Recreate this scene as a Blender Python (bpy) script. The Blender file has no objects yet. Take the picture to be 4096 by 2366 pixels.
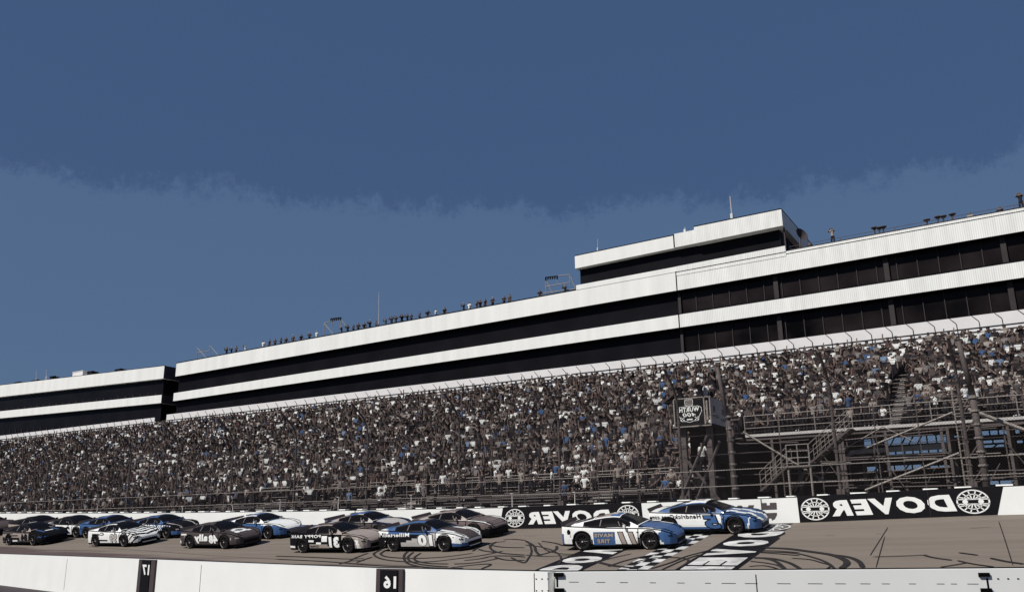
import bpy, bmesh, math, random
import numpy as np
from mathutils import Vector, Matrix
random.seed(7); rng = np.random.default_rng(7)
S = bpy.context.scene
C = S.collection
# ---------------------------------------------------------------- camera
F = 3450.0
PIT = math.atan((2120-1183)/F); ROLL = .0136; HD = math.radians(121)
fh = np.array([math.cos(HD), math.sin(HD), 0]); r0 = np.array([math.sin(HD), -math.cos(HD), 0])
fwd = fh*math.cos(PIT)+np.array([0, 0, math.sin(PIT)])
u0 = np.cross(r0, fwd)
RR = r0*math.cos(ROLL)-u0*math.sin(ROLL); UU = u0*math.cos(ROLL)+r0*math.sin(ROLL)
CAM = np.array([0, 0, 1.65])
cd = bpy.data.cameras.new('camera'); cam = bpy.data.objects.new('camera', cd); C.objects.link(cam)
cd.sensor_width = 36; cd.lens = 36*F/4096; cd.clip_end = 5000; cd.clip_start = .1
cam.matrix_world = Matrix(((RR[0], UU[0], -fwd[0], CAM[0]), (RR[1], UU[1], -fwd[1], CAM[1]), (RR[2], UU[2], -fwd[2], CAM[2]), (0, 0, 0, 1)))
S.camera = cam
# ---------------------------------------------------------------- sky and sun
EL = math.radians(45); SAZ = math.atan2(-.915, -.41)        # the sun stands behind the camera's left shoulder
sun_dir = Vector((math.cos(EL)*math.cos(SAZ), math.cos(EL)*math.sin(SAZ), math.sin(EL)))
w = bpy.data.worlds.new('World'); S.world = w; w.use_nodes = True
nt = w.node_tree; bg = nt.nodes['Background']
sk = nt.nodes.new('ShaderNodeTexSky'); sk.sky_type = 'NISHITA'; sk.sun_disc = False
sk.sun_elevation = EL; sk.sun_rotation = math.atan2(sun_dir.x, sun_dir.y)
sk.air_density = 1.0; sk.dust_density = .3; sk.ozone_density = 2.0
tc = nt.nodes.new('ShaderNodeTexCoord')
sep = nt.nodes.new('ShaderNodeSeparateXYZ'); nt.links.new(tc.outputs['Generated'], sep.inputs[0])
noi = nt.nodes.new('ShaderNodeTexNoise'); noi.inputs['Scale'].default_value = 11; noi.inputs['Detail'].default_value = 14; noi.inputs['Roughness'].default_value = .80
nt.links.new(tc.outputs['Generated'], noi.inputs['Vector'])
ma = nt.nodes.new('ShaderNodeMath'); ma.operation = 'MULTIPLY_ADD'; ma.inputs[1].default_value = .16
nt.links.new(noi.outputs['Fac'], ma.inputs[0]); nt.links.new(sep.outputs['Z'], ma.inputs[2])
rp = nt.nodes.new('ShaderNodeValToRGB')
rp.color_ramp.elements[0].position = .428; rp.color_ramp.elements[0].color = (.078, .137, .252, 1)
rp.color_ramp.elements[1].position = .446; rp.color_ramp.elements[1].color = (.050, .094, .202, 1)
nt.links.new(ma.outputs[0], rp.inputs[0])
SKY = .08
sc_ = nt.nodes.new('ShaderNodeVectorMath'); sc_.operation = 'SCALE'; sc_.inputs['Scale'].default_value = 1/SKY
nt.links.new(rp.outputs[0], sc_.inputs[0])
mx = nt.nodes.new('ShaderNodeMix'); mx.data_type = 'RGBA'; mx.inputs[0].default_value = .90
nt.links.new(sk.outputs[0], mx.inputs[6]); nt.links.new(sc_.outputs[0], mx.inputs[7])
nt.links.new(mx.outputs[2], bg.inputs[0]); bg.inputs[1].default_value = SKY
sl = bpy.data.lights.new('sun', 'SUN'); so = bpy.data.objects.new('sun', sl); C.objects.link(so)
sl.energy = 4.5; sl.angle = math.radians(.5); sl.color = (1, .965, .91)
so.rotation_euler = sun_dir.to_track_quat('Z', 'Y').to_euler()
S.view_settings.view_transform = 'Standard'; S.view_settings.look = 'None'; S.view_settings.exposure = 0.0; S.view_settings.gamma = 1
# ---------------------------------------------------------------- pixel -> place helpers
def ray(x, y): return fwd*F+RR*(x-2048)+UU*(1183-y)
def onY(x, y, Y):
    d = ray(x, y); return CAM+d*(Y/d[1])
def onZ(x, y, z):
    d = ray(x, y); return CAM+d*((z-CAM[2])/d[2])
def proj(p):
    v = np.array(p)-CAM; z = v@fwd; return 2048+F*(v@RR)/z, 1183-F*(v@UU)/z
BX = [-220, -68.9, -51, -37, -23, -9, -1.4, 70]; BZ = [2.5, 2.4, 2.05, 1.85, 1.72, 1.8, 1.98, 2.2]
def Bz(X): return float(np.interp(X, BX, BZ))
def G(X, Y): return max(0., min(Y, 38.3)-26.6)*Bz(X)/11.4
def gnd(x, y):
    d = ray(x, y); d = d/abs(d[1])
    a, b = 14., 60.
    f = lambda Y: (CAM+d*Y)[2]-G((CAM+d*Y)[0], Y)
    lo = None; Y = 14.
    while Y < 60:
        if f(Y) <= 0: break
        Y += .05
    return CAM+d*Y
# ---------------------------------------------------------------- materials
def s2l(c): return tuple(((v/255)/12.92 if v/255 <= .04045 else ((v/255+.055)/1.055)**2.4) for v in c)
MATS = {}
def mat(name, col, rough=.7, var=.12, scale=3., metal=0., spec=.3, bump=0., wave=None, coat=0., stretch=None):
    if name in MATS: return MATS[name]
    m = bpy.data.materials.new(name); m.use_nodes = True; t = m.node_tree; b = t.nodes['Principled BSDF']
    b.inputs['Roughness'].default_value = rough; b.inputs['Metallic'].default_value = metal
    b.inputs['Specular IOR Level'].default_value = spec
    if coat: b.inputs['Coat Weight'].default_value = coat; b.inputs['Coat Roughness'].default_value = .06
    tc = t.nodes.new('ShaderNodeTexCoord'); n = t.nodes.new('ShaderNodeTexNoise')
    n.inputs['Scale'].default_value = scale; n.inputs['Detail'].default_value = 6
    if stretch:
        mp = t.nodes.new('ShaderNodeMapping'); mp.inputs['Scale'].default_value = stretch
        t.links.new(tc.outputs['Object'], mp.inputs[0]); t.links.new(mp.outputs[0], n.inputs['Vector'])
    else: t.links.new(tc.outputs['Object'], n.inputs['Vector'])
    r = t.nodes.new('ShaderNodeValToRGB')
    r.color_ramp.elements[0].position = .3; r.color_ramp.elements[1].position = .7
    r.color_ramp.elements[0].color = tuple(v*(1-var) for v in col)+(1,); r.color_ramp.elements[1].color = tuple(min(1, v*(1+var*.6)) for v in col)+(1,)
    t.links.new(n.outputs['Fac'], r.inputs[0]); t.links.new(r.outputs[0], b.inputs['Base Color'])
    if bump or wave:
        bp = t.nodes.new('ShaderNodeBump'); bp.inputs['Strength'].default_value = bump or .5; bp.inputs['Distance'].default_value = .03
        if wave:
            wv = t.nodes.new('ShaderNodeTexWave'); wv.inputs['Scale'].default_value = wave; wv.bands_direction = 'X'
            t.links.new(tc.outputs['Object'], wv.inputs['Vector']); t.links.new(wv.outputs['Fac'], bp.inputs['Height'])
        else: t.links.new(n.outputs['Fac'], bp.inputs['Height'])
        t.links.new(bp.outputs[0], b.inputs['Normal'])
    MATS[name] = m; return m
WHITE = mat('white_wall_paint', (.80, .80, .765), .6, .035, 1.2)
WHITE2 = mat('white_cladding', (.80, .80, .765), .6, .085, 1., spec=.15, stretch=(1.1, 1, .12))
RIBBED = mat('ribbed_white_cladding', (.80, .80, .765), .6, .10, 1.3, spec=.15, wave=2.2, bump=.5, stretch=(1.6, 1, .25))
GREYW = mat('grey_white_panel', (.70, .68, .67), .6, .06, 1.)
BLACK = mat('black_paint', (.007, .0065, .008), .6, .1, spec=.1)
INK = mat('black_trim', (.003, .003, .003), .8, .1, spec=.05)
DGLASS = mat('dark_glass', (.0085, .008, .010), .3, .3, .4, spec=.06)
BGLASS = mat('glass_painted_reflection', (.015, .0112, .0112), .25, .95, .3, spec=.1)  # brownish reflection patches painted into the colour of the dark glass
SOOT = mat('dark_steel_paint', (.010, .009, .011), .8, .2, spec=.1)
BROWN = mat('brown_steel', (.105, .085, .080), .7, .25, 2.)
DBROWN = mat('dark_brown_panel', (.06, .045, .046), .7, .2, 2.)
DBROWN2 = mat('dark_mullion_paint', (.032, .025, .026), .7, .2, 2.)
TAN = mat('tan_steel', (.27, .235, .21), .6, .2, 3.)
LIGHT = mat('pale_galvanised', (.52, .49, .46), .5, .15, 3.)
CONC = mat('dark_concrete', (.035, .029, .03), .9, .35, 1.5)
AISLE = mat('pale_aisle_steps', (.50, .47, .44), .8, .2, 2.)
CONCL = mat('step_edge', (.36, .33, .30), .8, .3, 2.)
BENCH = mat('bench_metal', (.15, .125, .12), .6, .3, 2.)
PBLUE = mat('wall_blue', (.075, .16, .36), .6, .08)
GREYM = mat('logo_grey', (.075, .06, .062), .6, .08)
LWHITE = mat('lettering_white', (.80, .80, .77), .6, .04)
# track surface: worn asphalt, darker towards the pit side
def track_material():
    m = bpy.data.materials.new('worn_track'); m.use_nodes = True; t = m.node_tree; b = t.nodes['Principled BSDF']
    b.inputs['Roughness'].default_value = .85; b.inputs['Specular IOR Level'].default_value = .15
    tc = t.nodes.new('ShaderNodeTexCoord'); mp = t.nodes.new('ShaderNodeMapping'); mp.inputs['Scale'].default_value = (.12, 1.6, 1)
    t.links.new(tc.outputs['Object'], mp.inputs[0])
    n = t.nodes.new('ShaderNodeTexNoise'); n.inputs['Scale'].default_value = 1.2; n.inputs['Detail'].default_value = 8
    t.links.new(mp.outputs[0], n.inputs['Vector'])
    r = t.nodes.new('ShaderNodeValToRGB'); r.color_ramp.elements[0].position = .3; r.color_ramp.elements[1].position = .72
    r.color_ramp.elements[0].color = (.170, .141, .115, 1); r.color_ramp.elements[1].color = (.215, .180, .150, 1)
    t.links.new(n.outputs['Fac'], r.inputs[0])
    sp = t.nodes.new('ShaderNodeSeparateXYZ'); t.links.new(tc.outputs['Object'], sp.inputs[0])
    # darker apron: Y below a line that runs out towards the pit wall
    a = t.nodes.new('ShaderNodeMath'); a.operation = 'MULTIPLY_ADD'; a.inputs[1].default_value = .115; t.links.new(sp.outputs['X'], a.inputs[0]); t.links.new(sp.outputs['Y'], a.inputs[2])
    n2 = t.nodes.new('ShaderNodeMath'); n2.operation = 'MULTIPLY_ADD'; n2.inputs[1].default_value = 3.4; t.links.new(n.outputs['Fac'], n2.inputs[0]); t.links.new(a.outputs[0], n2.inputs[2])
    mr = t.nodes.new('ShaderNodeMapRange'); mr.inputs[1].default_value = 27.0; mr.inputs[2].default_value = 27.7; mr.inputs[3].default_value = 1; mr.inputs[4].default_value = 0
    t.links.new(n2.outputs[0], mr.inputs[0])
    mi = t.nodes.new('ShaderNodeMix'); mi.data_type = 'RGBA'; t.links.new(mr.outputs[0], mi.inputs[0]); t.links.new(r.outputs[0], mi.inputs[6]); mi.inputs[7].default_value = (.095, .068, .066, 1)
    t.links.new(mi.outputs[2], b.inputs['Base Color'])
    return m
TRACK = track_material()
ASPH = mat('dark_asphalt', (.05, .038, .042), .9, .2, 2.)
EARTH = mat('ground_cover', (.06, .055, .045), .95, .3, .2)
SKID = mat('rubber_mark', (.022, .018, .018), .9, .3, 4.)
SEAM = mat('track_seam', (.02, .017, .017), .9, .2, 4.)
# ---------------------------------------------------------------- mesh builder
class MB:
    def __init__(s): s.v = []; s.f = []; s.m = []
    def add(s, vs, fs, mi=0):
        o = len(s.v); s.v += [tuple(map(float, p)) for p in vs]; s.f += [tuple(i+o for i in f) for f in fs]; s.m += [mi]*len(fs); return s
    def box(s, a, b, mi=0):
        x0, y0, z0 = a; x1, y1, z1 = b
        return s.add([(x0, y0, z0), (x1, y0, z0), (x1, y1, z0), (x0, y1, z0), (x0, y0, z1), (x1, y0, z1), (x1, y1, z1), (x0, y1, z1)],
                     [(0, 3, 2, 1), (4, 5, 6, 7), (0, 1, 5, 4), (1, 2, 6, 5), (2, 3, 7, 6), (3, 0, 4, 7)], mi)
    def hexa(s, p, mi=0):   # 8 points, bottom four then top four
        return s.add(p, [(0, 3, 2, 1), (4, 5, 6, 7), (0, 1, 5, 4), (1, 2, 6, 5), (2, 3, 7, 6), (3, 0, 4, 7)], mi)
    def tube(s, p, q, r, n=6, mi=0, r2=None):
        p = Vector(p); q = Vector(q); d = (q-p)
        if d.length < 1e-6: return s
        d.normalize(); a = d.orthogonal().normalized(); b = d.cross(a); r2 = r if r2 is None else r2
        vs = []
        for c, rr in ((p, r), (q, r2)):
            for k in range(n):
                t = 2*math.pi*k/n; vs.append(c+a*(rr*math.cos(t))+b*(rr*math.sin(t)))
        fs = [(k, (k+1) % n, n+(k+1) % n, n+k) for k in range(n)]+[tuple(range(n-1, -1, -1)), tuple(range(n, 2*n))]
        return s.add(vs, fs, mi)
    def path(s, pts, r, n=6, mi=0):
        for a, b in zip(pts, pts[1:]): s.tube(a, b, r, n, mi)
        return s
    def ball(s, c, r, mi=0, n=8):
        vs = []; fs = []
        for i in range(1, n//2+1):
            th = math.pi*i/(n//2+1)
            for k in range(n): vs.append((c[0]+r*math.sin(th)*math.cos(2*math.pi*k/n), c[1]+r*math.sin(th)*math.sin(2*math.pi*k/n), c[2]+r*math.cos(th)))
        m = n//2
        for i in range(m-1):
            for k in range(n): fs.append((i*n+k, (i+1)*n+k, (i+1)*n+(k+1) % n, i*n+(k+1) % n))
        vs += [(c[0], c[1], c[2]+r), (c[0], c[1], c[2]-r)]
        for k in range(n): fs.append((m*n, k, (k+1) % n)); fs.append((m*n+1, (m-1)*n+(k+1) % n, (m-1)*n+k))
        return s.add(vs, fs, mi)
    def build(s, name, mats, parent=None, smooth=False, local=False):
        me = bpy.data.meshes.new(name)
        off = (0, 0, 0) if (local or parent is None) else root_loc(parent)
        me.from_pydata([(a-off[0], b-off[1], c-off[2]) for a, b, c in s.v], [], s.f)
        if not isinstance(mats, (list, tuple)): mats = [mats]
        for m in mats: me.materials.append(m)
        if len(mats) > 1: me.polygons.foreach_set('material_index', s.m)
        if smooth: me.polygons.foreach_set('use_smooth', [True]*len(me.polygons))
        me.validate(); me.update()
        o = bpy.data.objects.new(name, me); C.objects.link(o)
        if parent is not None: o.parent = parent
        return o
def root_loc(p):
    x = y = z = 0
    while p is not None: x += p.location[0]; y += p.location[1]; z += p.location[2]; p = p.parent
    return (x, y, z)
def tag(o, label=None, cat=None, group=None, kind=None):
    for k, v in (('label', label), ('category', cat), ('group', group), ('kind', kind)):
        if v: o[k] = v
    return o
def thing(name, label, cat, loc=(0, 0, 0), group=None):
    o = bpy.data.objects.new(name, None); C.objects.link(o); o.location = tuple(map(float, loc)); o.empty_display_size = .2
    return tag(o, label, cat, group)
# lettering -> flat polygons
TXT = {}
def text_mesh(s, off=0., shear=0., space=1.):
    key = (s, off, shear, space)
    if key in TXT: return TXT[key]
    cu = bpy.data.curves.new('lettering', 'FONT'); cu.body = s; cu.offset = off; cu.shear = shear; cu.resolution_u = 3; cu.space_character = space
    ob = bpy.data.objects.new('lettering', cu); C.objects.link(ob)
    dg = bpy.context.evaluated_depsgraph_get(); me = ob.evaluated_get(dg).to_mesh()
    vs = [(v.co.x, v.co.y) for v in me.vertices]; fs = [tuple(p.vertices) for p in me.polygons]
    bpy.data.objects.remove(ob); bpy.data.curves.remove(cu)
    TXT[key] = (vs, fs); return TXT[key]
def text_box(s, w, h, bold=.02, shear=0., grow=0.):
    space = 1.22 if s in ('DOVER', 'WÜRTH') else (1.12 if len(s) > 3 else 1.08)
    """polygons of the word fitted into w x h, mirrored left-right as in the photo; grow fattens it (dark outline)"""
    v0, _ = text_mesh(s, bold, shear, space); a = np.array(v0); mn = a.min(0); mxx = a.max(0)
    v, f = text_mesh(s, bold+grow, shear, space); v = np.array(v)
    sc = np.array([w/(mxx[0]-mn[0]), h/(mxx[1]-mn[1])])
    p = (v-mn)*sc; p[:, 0] = w-p[:, 0]
    return p, [tuple(reversed(q)) for q in f]
def put_text(mb, s, fn, w, h, bold=.02, shear=0., grow=0., mi=0, split=None):
    p, f = text_box(s, w, h, bold, shear, grow)
    bm = bmesh.new(); vv = [bm.verts.new((a, b, 0)) for a, b in p]
    for q in f:
        try: bm.faces.new([vv[i] for i in q])
        except ValueError: pass
    if split:
        for k in range(1, split):
            bmesh.ops.bisect_plane(bm, geom=bm.verts[:]+bm.edges[:]+bm.faces[:], plane_co=(0, h*k/split, 0), plane_no=(0, 1, 0))
            bmesh.ops.bisect_plane(bm, geom=bm.verts[:]+bm.edges[:]+bm.faces[:], plane_co=(w*k/split, 0, 0), plane_no=(1, 0, 0))
    bm.verts.index_update()
    mb.add([fn(v.co.x, v.co.y) for v in bm.verts], [tuple(v.index for v in q.verts) for q in bm.faces], mi)
    bm.free()
# ---------------------------------------------------------------- the ground, the track
mb = MB()
XL = [-2500, -600]+list(range(-220, 72, 4))+[200, 600, 2500]
YL = [-1500, -200, 0, 26.6, 30, 34, 38.3, 46, 120, 400, 2500]
vs = [(X, Y, G(X, Y)-.02) for Y in YL for X in XL]; nX = len(XL)
mb.add(vs, [(j*nX+i, j*nX+i+1, (j+1)*nX+i+1, (j+1)*nX+i) for j in range(len(YL)-1) for i in range(nX-1)])
tag(mb.build('ground', EARTH), kind='structure')
mb = MB(); XL = [-220+k*2 for k in range(146)]; YL = [26.6+11.6*k/8 for k in range(9)]; nX = len(XL)
mb.add([(X, Y, G(X, Y)+.004) for Y in YL for X in XL], [(j*nX+i, j*nX+i+1, (j+1)*nX+i+1, (j+1)*nX+i) for j in range(8) for i in range(nX-1)])
tag(mb.build('track', TRACK, smooth=True), kind='structure')
mb = MB(); mb.add([(-220, -40, 0.004), (70, -40, .004), (70, 26.6, .004), (-220, 26.6, .004)], [(0, 1, 2, 3)])
tag(mb.build('pit_road', ASPH), kind='structure')
# rubber marks and seams on the track
def P3(L): return [(1100+x*.3967, 1950+y*.3967) for x, y in L]
def P4(L): return [(2100+x*.4363, 1900+y*.4363) for x, y in L]
def P5(L): return [(3000+x*.4347, 1850+y*.4347) for x, y in L]
def strip(mb, pts, w, lift=.026):
    w = max(w, .07) if lift == .026 else w
    g = [gnd(*p) for p in pts]
    # catmull smoothing in plan
    q = []
    for i in range(len(g)-1):
        p0 = g[max(i-1, 0)]; p1 = g[i]; p2 = g[i+1]; p3 = g[min(i+2, len(g)-1)]
        for k in range(6):
            t = k/6; q.append(.5*((2*p1)+(p2-p0)*t+(2*p0-5*p1+4*p2-p3)*t*t+(3*p1-p0-3*p2+p3)*t**3))
    q.append(g[-1]); vs = []
    for i, p in enumerate(q):
        d = q[min(i+1, len(q)-1)]-q[max(i-1, 0)]; n = np.array([-d[1], d[0]])/max(1e-6, math.hypot(d[0], d[1]))
        ww = w*(1 if 0 < i < len(q)-1 else .3)/2
        for sg in (-1, 1):
            X, Y = p[0]+n[0]*ww*sg, p[1]+n[1]*ww*sg; vs.append((X, Y, G(X, Y)+lift))
    mb.add(vs, [(2*i, 2*i+1, 2*i+3, 2*i+2) for i in range(len(q)-1)])
mb = MB()
for L in ([(1070,625),(1000,660),(1010,690),(1080,720),(1200,738),(1400,750),(1600,745),(1900,710),(2100,680),(2300,640)],
          [(1110,635),(1065,665),(1100,690),(1200,705),(1400,715),(1700,700),(2000,660)], [(1395,650),(1340,700),(1360,740),(1450,770),(1600,790),(1750,800)],
          [(1470,660),(1410,700),(1420,735),(1550,765),(1750,770)],
          [(730,750),(830,700),(940,660)], [(820,755),(900,725),(980,700)], [(1750,810),(2000,780),(2150,770),(2165,785),(2080,820)], [(2230,545),(2170,590),(2190,630),(2280,660),(2521,680)],
          [(2150,575),(2300,600),(2521,605)], [(2300,525),(2400,520),(2521,530)], [(2380,705),(2450,740),(2521,760)], [(0,690),(300,700),(700,720),(900,715)], [(640,770),(760,740),(900,735)], [(1340,640),(1300,690),(1330,760),(1480,800),(1700,815),(1900,812)], [(1900,735),(2060,720),(2200,690),(2400,690),(2521,700)], [(1990,640),(2060,600),(2180,560),(2330,540)], [(2050,620),(2120,640),(2240,655)], [(0,720),(500,745),(1100,790),(1500,800)], [(2210,700),(2330,730),(2521,735)], [(1800,770),(1950,765),(2100,745),(2250,715)]):
    strip(mb, P3(L), .11)
for L, ww in (([(0,600),(80,650),(100,700),(140,740)], .12), ([(150,605),(280,625),(350,650)], .1), ([(290,650),(285,680),(220,710),(100,740)], .12), ([(0,735),(200,745),(420,735)], .08),
          ([(0,640),(150,660),(270,700),(330,760),(300,830)], .08), ([(30,610),(60,700),(20,780),(0,800)], .08), ([(120,620),(200,690),(330,720),(500,725)], .07), ([(700,700),(900,690),(1100,670)], .07), ([(560,830),(760,770),(980,720)], .08), ([(1250,870),(1450,780),(1600,730)], .08), ([(1000,800),(1200,760),(1420,760),(1500,790),(1420,850)], .1), ([(2050,840),(2180,830),(2280,850),(2340,875)], .08), ([(2080,690),(2300,695),(2521,712)], .07),
          ([(2190,665),(2350,670),(2521,685)], .12), ([(2130,710),(2300,720),(2521,740)], .08), ([(2100,760),(2200,765),(2300,795),(2390,870)], .14), ([(640,790),(800,830),(1000,850)], .18), ([(760,840),(900,790),(1100,745),(1400,700)], .1), ([(1150,860),(1350,800),(1500,740),(1850,650)], .1)):
    strip(mb, P4(L), ww)
for L, ww in (([(130,785),(350,795),(550,820),(750,850),(870,895),(890,935),(840,975)], .22), ([(750,850),(900,870),(1000,910),(1040,970)], .17), ([(80,820),(400,835),(600,880),(720,930),(780,980)], .1),
          ([(0,875),(200,885),(350,920),(430,960),(470,988)], .14), ([(0,910),(150,925),(260,950),(320,988)], .08), ([(380,880),(550,895),(650,920),(740,950),(690,985)], .06),
          ([(1600,855),(1700,880),(1860,900)], .1), ([(1910,905),(2050,935),(2250,962)], .09), ([(1750,965),(1900,940),(2000,925)], .06), ([(2210,880),(2350,910),(2521,935)], .12), ([(1920,830),(2100,855)], .1), ([(1130,870),(1400,860),(1640,850)], .07)):
    strip(mb, P5(L), ww)
tag(mb.build('tyre_marks', SKID), kind='structure')
mb = MB()
for L in ([(345,2186),(600,2203),(850,2221),(1150,2238),(1450,2253),(1800,2271)], [(0,2193),(60,2187),(75,2185)], [(3552,2109),(3513,2170),(3480,2222)], [(3539,2146),(3504,2272)], [(3995,2085),(4021,2163),(4052,2263)], [(3300,2142),(3340,2141)], [(3875,2113),(3965,2108)], [(2100,2143),(2150,2143)], [(240,2165),(345,2160)], [(3500, 2135), (3530, 2135)], [(2010, 2101), (2250, 2101)]):
    strip(mb, L, .028, .022)
tag(mb.build('track_seams', SEAM), kind='structure')
# painted start and finish bands
mb = MB()
def band(x0, x1, y0, y1, mi, lift):
    n = max(1, int((y1-y0)/1.)); m = max(1, int((x1-x0)/1.)); vs = [(x0+(x1-x0)*i/m, y0+(y1-y0)*j/n, 0) for j in range(n+1) for i in range(m+1)]
    mb.add([(a, b, G(a, b)+lift) for a, b, _ in vs], [(j*(m+1)+i, j*(m+1)+i+1, (j+1)*(m+1)+i+1, (j+1)*(m+1)+i) for j in range(n) for i in range(m)], mi)
band(-11.0, -8.9, 26.8, 37.95, 0, .010); band(-16.2, -14.3, 26.8, 37.95, 0, .010)
cy = 26.8; k = 0
while cy < 37.6:
    for c in range(3): band(-13.05+c*.36, -13.05+(c+1)*.36, cy, min(37.9, cy+.6), 1 if (c+k) % 2 else 0, .010)
    cy += .6; k += 1
for ch, Yc in zip('DOVER', (35.2, 33.35, 31.6, 29.95, 28.45)):
    # letters read towards the pit, their tops towards -X
    hh = 1.3*.5+.05
    put_text(mb, ch, lambda a, b, Yc=Yc: (-9.1-b, Yc-.62+a, G(-9.1-b, Yc-.62+a)+.020), 1.30, 1.72, .085, 0, 0, 1, split=3)
for ch, Yc in zip('DOVER', (28.6, 30.2, 31.9, 33.6, 35.3)):
    put_text(mb, ch, lambda a, b, Yc=Yc: (-16.0+b, Yc+.62-a, G(-16.0+b, Yc+.62-a)+.020), 1.30, 1.55, .085, 0, 0, 1, split=3)
def emblem_track(cx, cy_, r, f, mi=1):
    def seg(a, b, w_):
        a = np.array(a, float); b = np.array(b, float); d = b-a; n = np.array([-d[1], d[0]])/np.hypot(*d)*w_/2
        q = [a+n, b+n, b-n, a-n]; mb.add([f(*p) for p in q], [(0, 1, 2, 3)], mi)
    N = 28
    for k in range(N):
        t0, t1 = 2*math.pi*k/N, 2*math.pi*(k+1)/N
        q = [(r*math.cos(t0), r*math.sin(t0)), (r*math.cos(t1), r*math.sin(t1)), (r*.9*math.cos(t1), r*.9*math.sin(t1)), (r*.9*math.cos(t0), r*.9*math.sin(t0))]
        mb.add([f(*p) for p in q], [(0, 1, 2, 3)], mi)
    for sg in (1, -1):
        seg((-r*.97, sg*r*.2), (r*.97, sg*r*.2), r*.09)
        for a in (25, 50, 76, 104, 130, 155):
            t = math.radians(a); seg((r*.22*math.cos(t), sg*r*.22), (r*.93*math.cos(t), sg*r*.93*math.sin(t)), r*.08)
        pts = [(r*.58*math.cos(math.radians(a)), sg*r*.62*math.sin(math.radians(a))) for a in range(20, 161, 20)]
        for p, q in zip(pts, pts[1:]): seg(p, q, r*.07)
        k = .47*r*sg
        mb.add([f(k+r*.17*math.cos(2*math.pi*i/12), r*.17*math.sin(2*math.pi*i/12)) for i in range(12)], [tuple(range(12))], mi)
emblem_track(0, 0, .85, lambda a, b: (-9.95+b, 36.85+a, G(-9.95+b, 36.85+a)+.020))
tag(mb.build('track_markings', [BLACK, mat('worn_white_paint', (.60, .59, .56), .8, .35, 2.2)]), kind='structure')
# ---------------------------------------------------------------- outer retaining wall with its painted banners
WY = 38.0
wall = thing('retaining_wall', 'long white concrete retaining wall with black lettered banners behind the race cars', 'wall', (-30, WY, 0))
def Tz(X): return Bz(X)+1.06+.015*max(0, (-40-X))*.0
mb = MB(); xs = [-160]+[-80+2*k for k in range(43)]+[40]
for a, b in zip(xs, xs[1:]):
    mb.hexa([(a, WY, Bz(a)-.5), (b, WY, Bz(b)-.5), (b, WY+.55, Bz(b)-.5), (a, WY+.55, Bz(a)-.5), (a, WY, Tz(a)), (b, WY, Tz(b)), (b, WY+.55, Tz(b)), (a, WY+.55, Tz(a))])
mb.build('wall_face', WHITE, wall)
def WX(px, y=2060): return onY(px, y, WY)[0]
mb = MB()   # blue strip along the foot of the wall
for k in range(40):
    a = -72+k*1.05; b = a+1.05
    if b > WX(1330, 2110): break
    mb.add([(a, WY-.008, Bz(a)), (b, WY-.008, Bz(b)), (b, WY-.008, Bz(b)+.24), (a, WY-.008, Bz(a)+.24)], [(0, 1, 2, 3)])
    mb.add([(a, WY-.010, Bz(a)+.24), (b, WY-.010, Bz(b)+.24), (b, WY-.010, Bz(b)+.275), (a, WY-.010, Bz(a)+.275)], [(0, 1, 2, 3)], 1)
mb.build('blue_stripe', [PBLUE, INK], wall)
def wall_banner(pxa_top, pxa_bot, pxb_top, pxb_bot):
    mb = MB(); a0 = onY(*pxa_top, WY)[0]; a1 = onY(*pxa_bot, WY)[0]; b0 = onY(*pxb_top, WY)[0]; b1 = onY(*pxb_bot, WY)[0]; n = 8
    vs = []
    for k in range(n+1):
        t = k/n; xb = a1+(b1-a1)*t; xt = a0+(b0-a0)*t
        vs += [(xb, WY-.012, Bz(xb)+.01), (xt, WY-.012, Tz(xt)-.01)]
    mb.add(vs, [(2*k, 2*k+2, 2*k+3, 2*k+1) for k in range(n)])
    return mb.build('banner', BLACK, wall)
B1 = wall_banner((2012, 2031), (1998, 2115), (2565, 2015), (2575, 2105))
B2 = wall_banner((3188, 1989), (3200, 2087), (4013, 1943), (3990, 2054))
def wall_word(s, pxa, pxb, zt, zb, m, shear, bold, parent, name='lettering', dy=.02):
    xa = onY(*pxa, WY)[0]; xb = onY(*pxb, WY)[0]; zm = Bz((xa+xb)/2); mb = MB()
    put_text(mb, s, lambda a, b: (xa+a, WY-dy, Bz(xa+a)+zb+b), xb-xa, zt-zb, bold, shear, 0, 0, split=2)
    return mb.build(name, m, parent)
wall_word('DOVER', (2113, 2070), (2452, 2060), .80, .20, LWHITE, .22, .055, B1)
wall_word('DOVER', (3328, 2040), (3825, 2010), .84, .20, LWHITE, .22, .055, B2)
def wall_emblem(px, py, r, parent):
    global mb
    X = onY(px, py, WY)[0]; mb = MB(); z0 = Bz(X)+.53
    f = lambda a, b: (X-a*1.28, WY-.02, z0+b)
    emblem_track(0, 0, r, f, 0)
    mb.build('wheel_emblem', LWHITE, parent)
wall_emblem(2060, 2074, .44, B1); wall_emblem(2512, 2060, .44, B1); wall_emblem(3261, 2036, .45, B2); wall_emblem(3893, 2007, .45, B2)
wall_word('WÜRTH', (2640, 2060), (3018, 2035), .90, .22, GREYM, 0, .06, wall)
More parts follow.
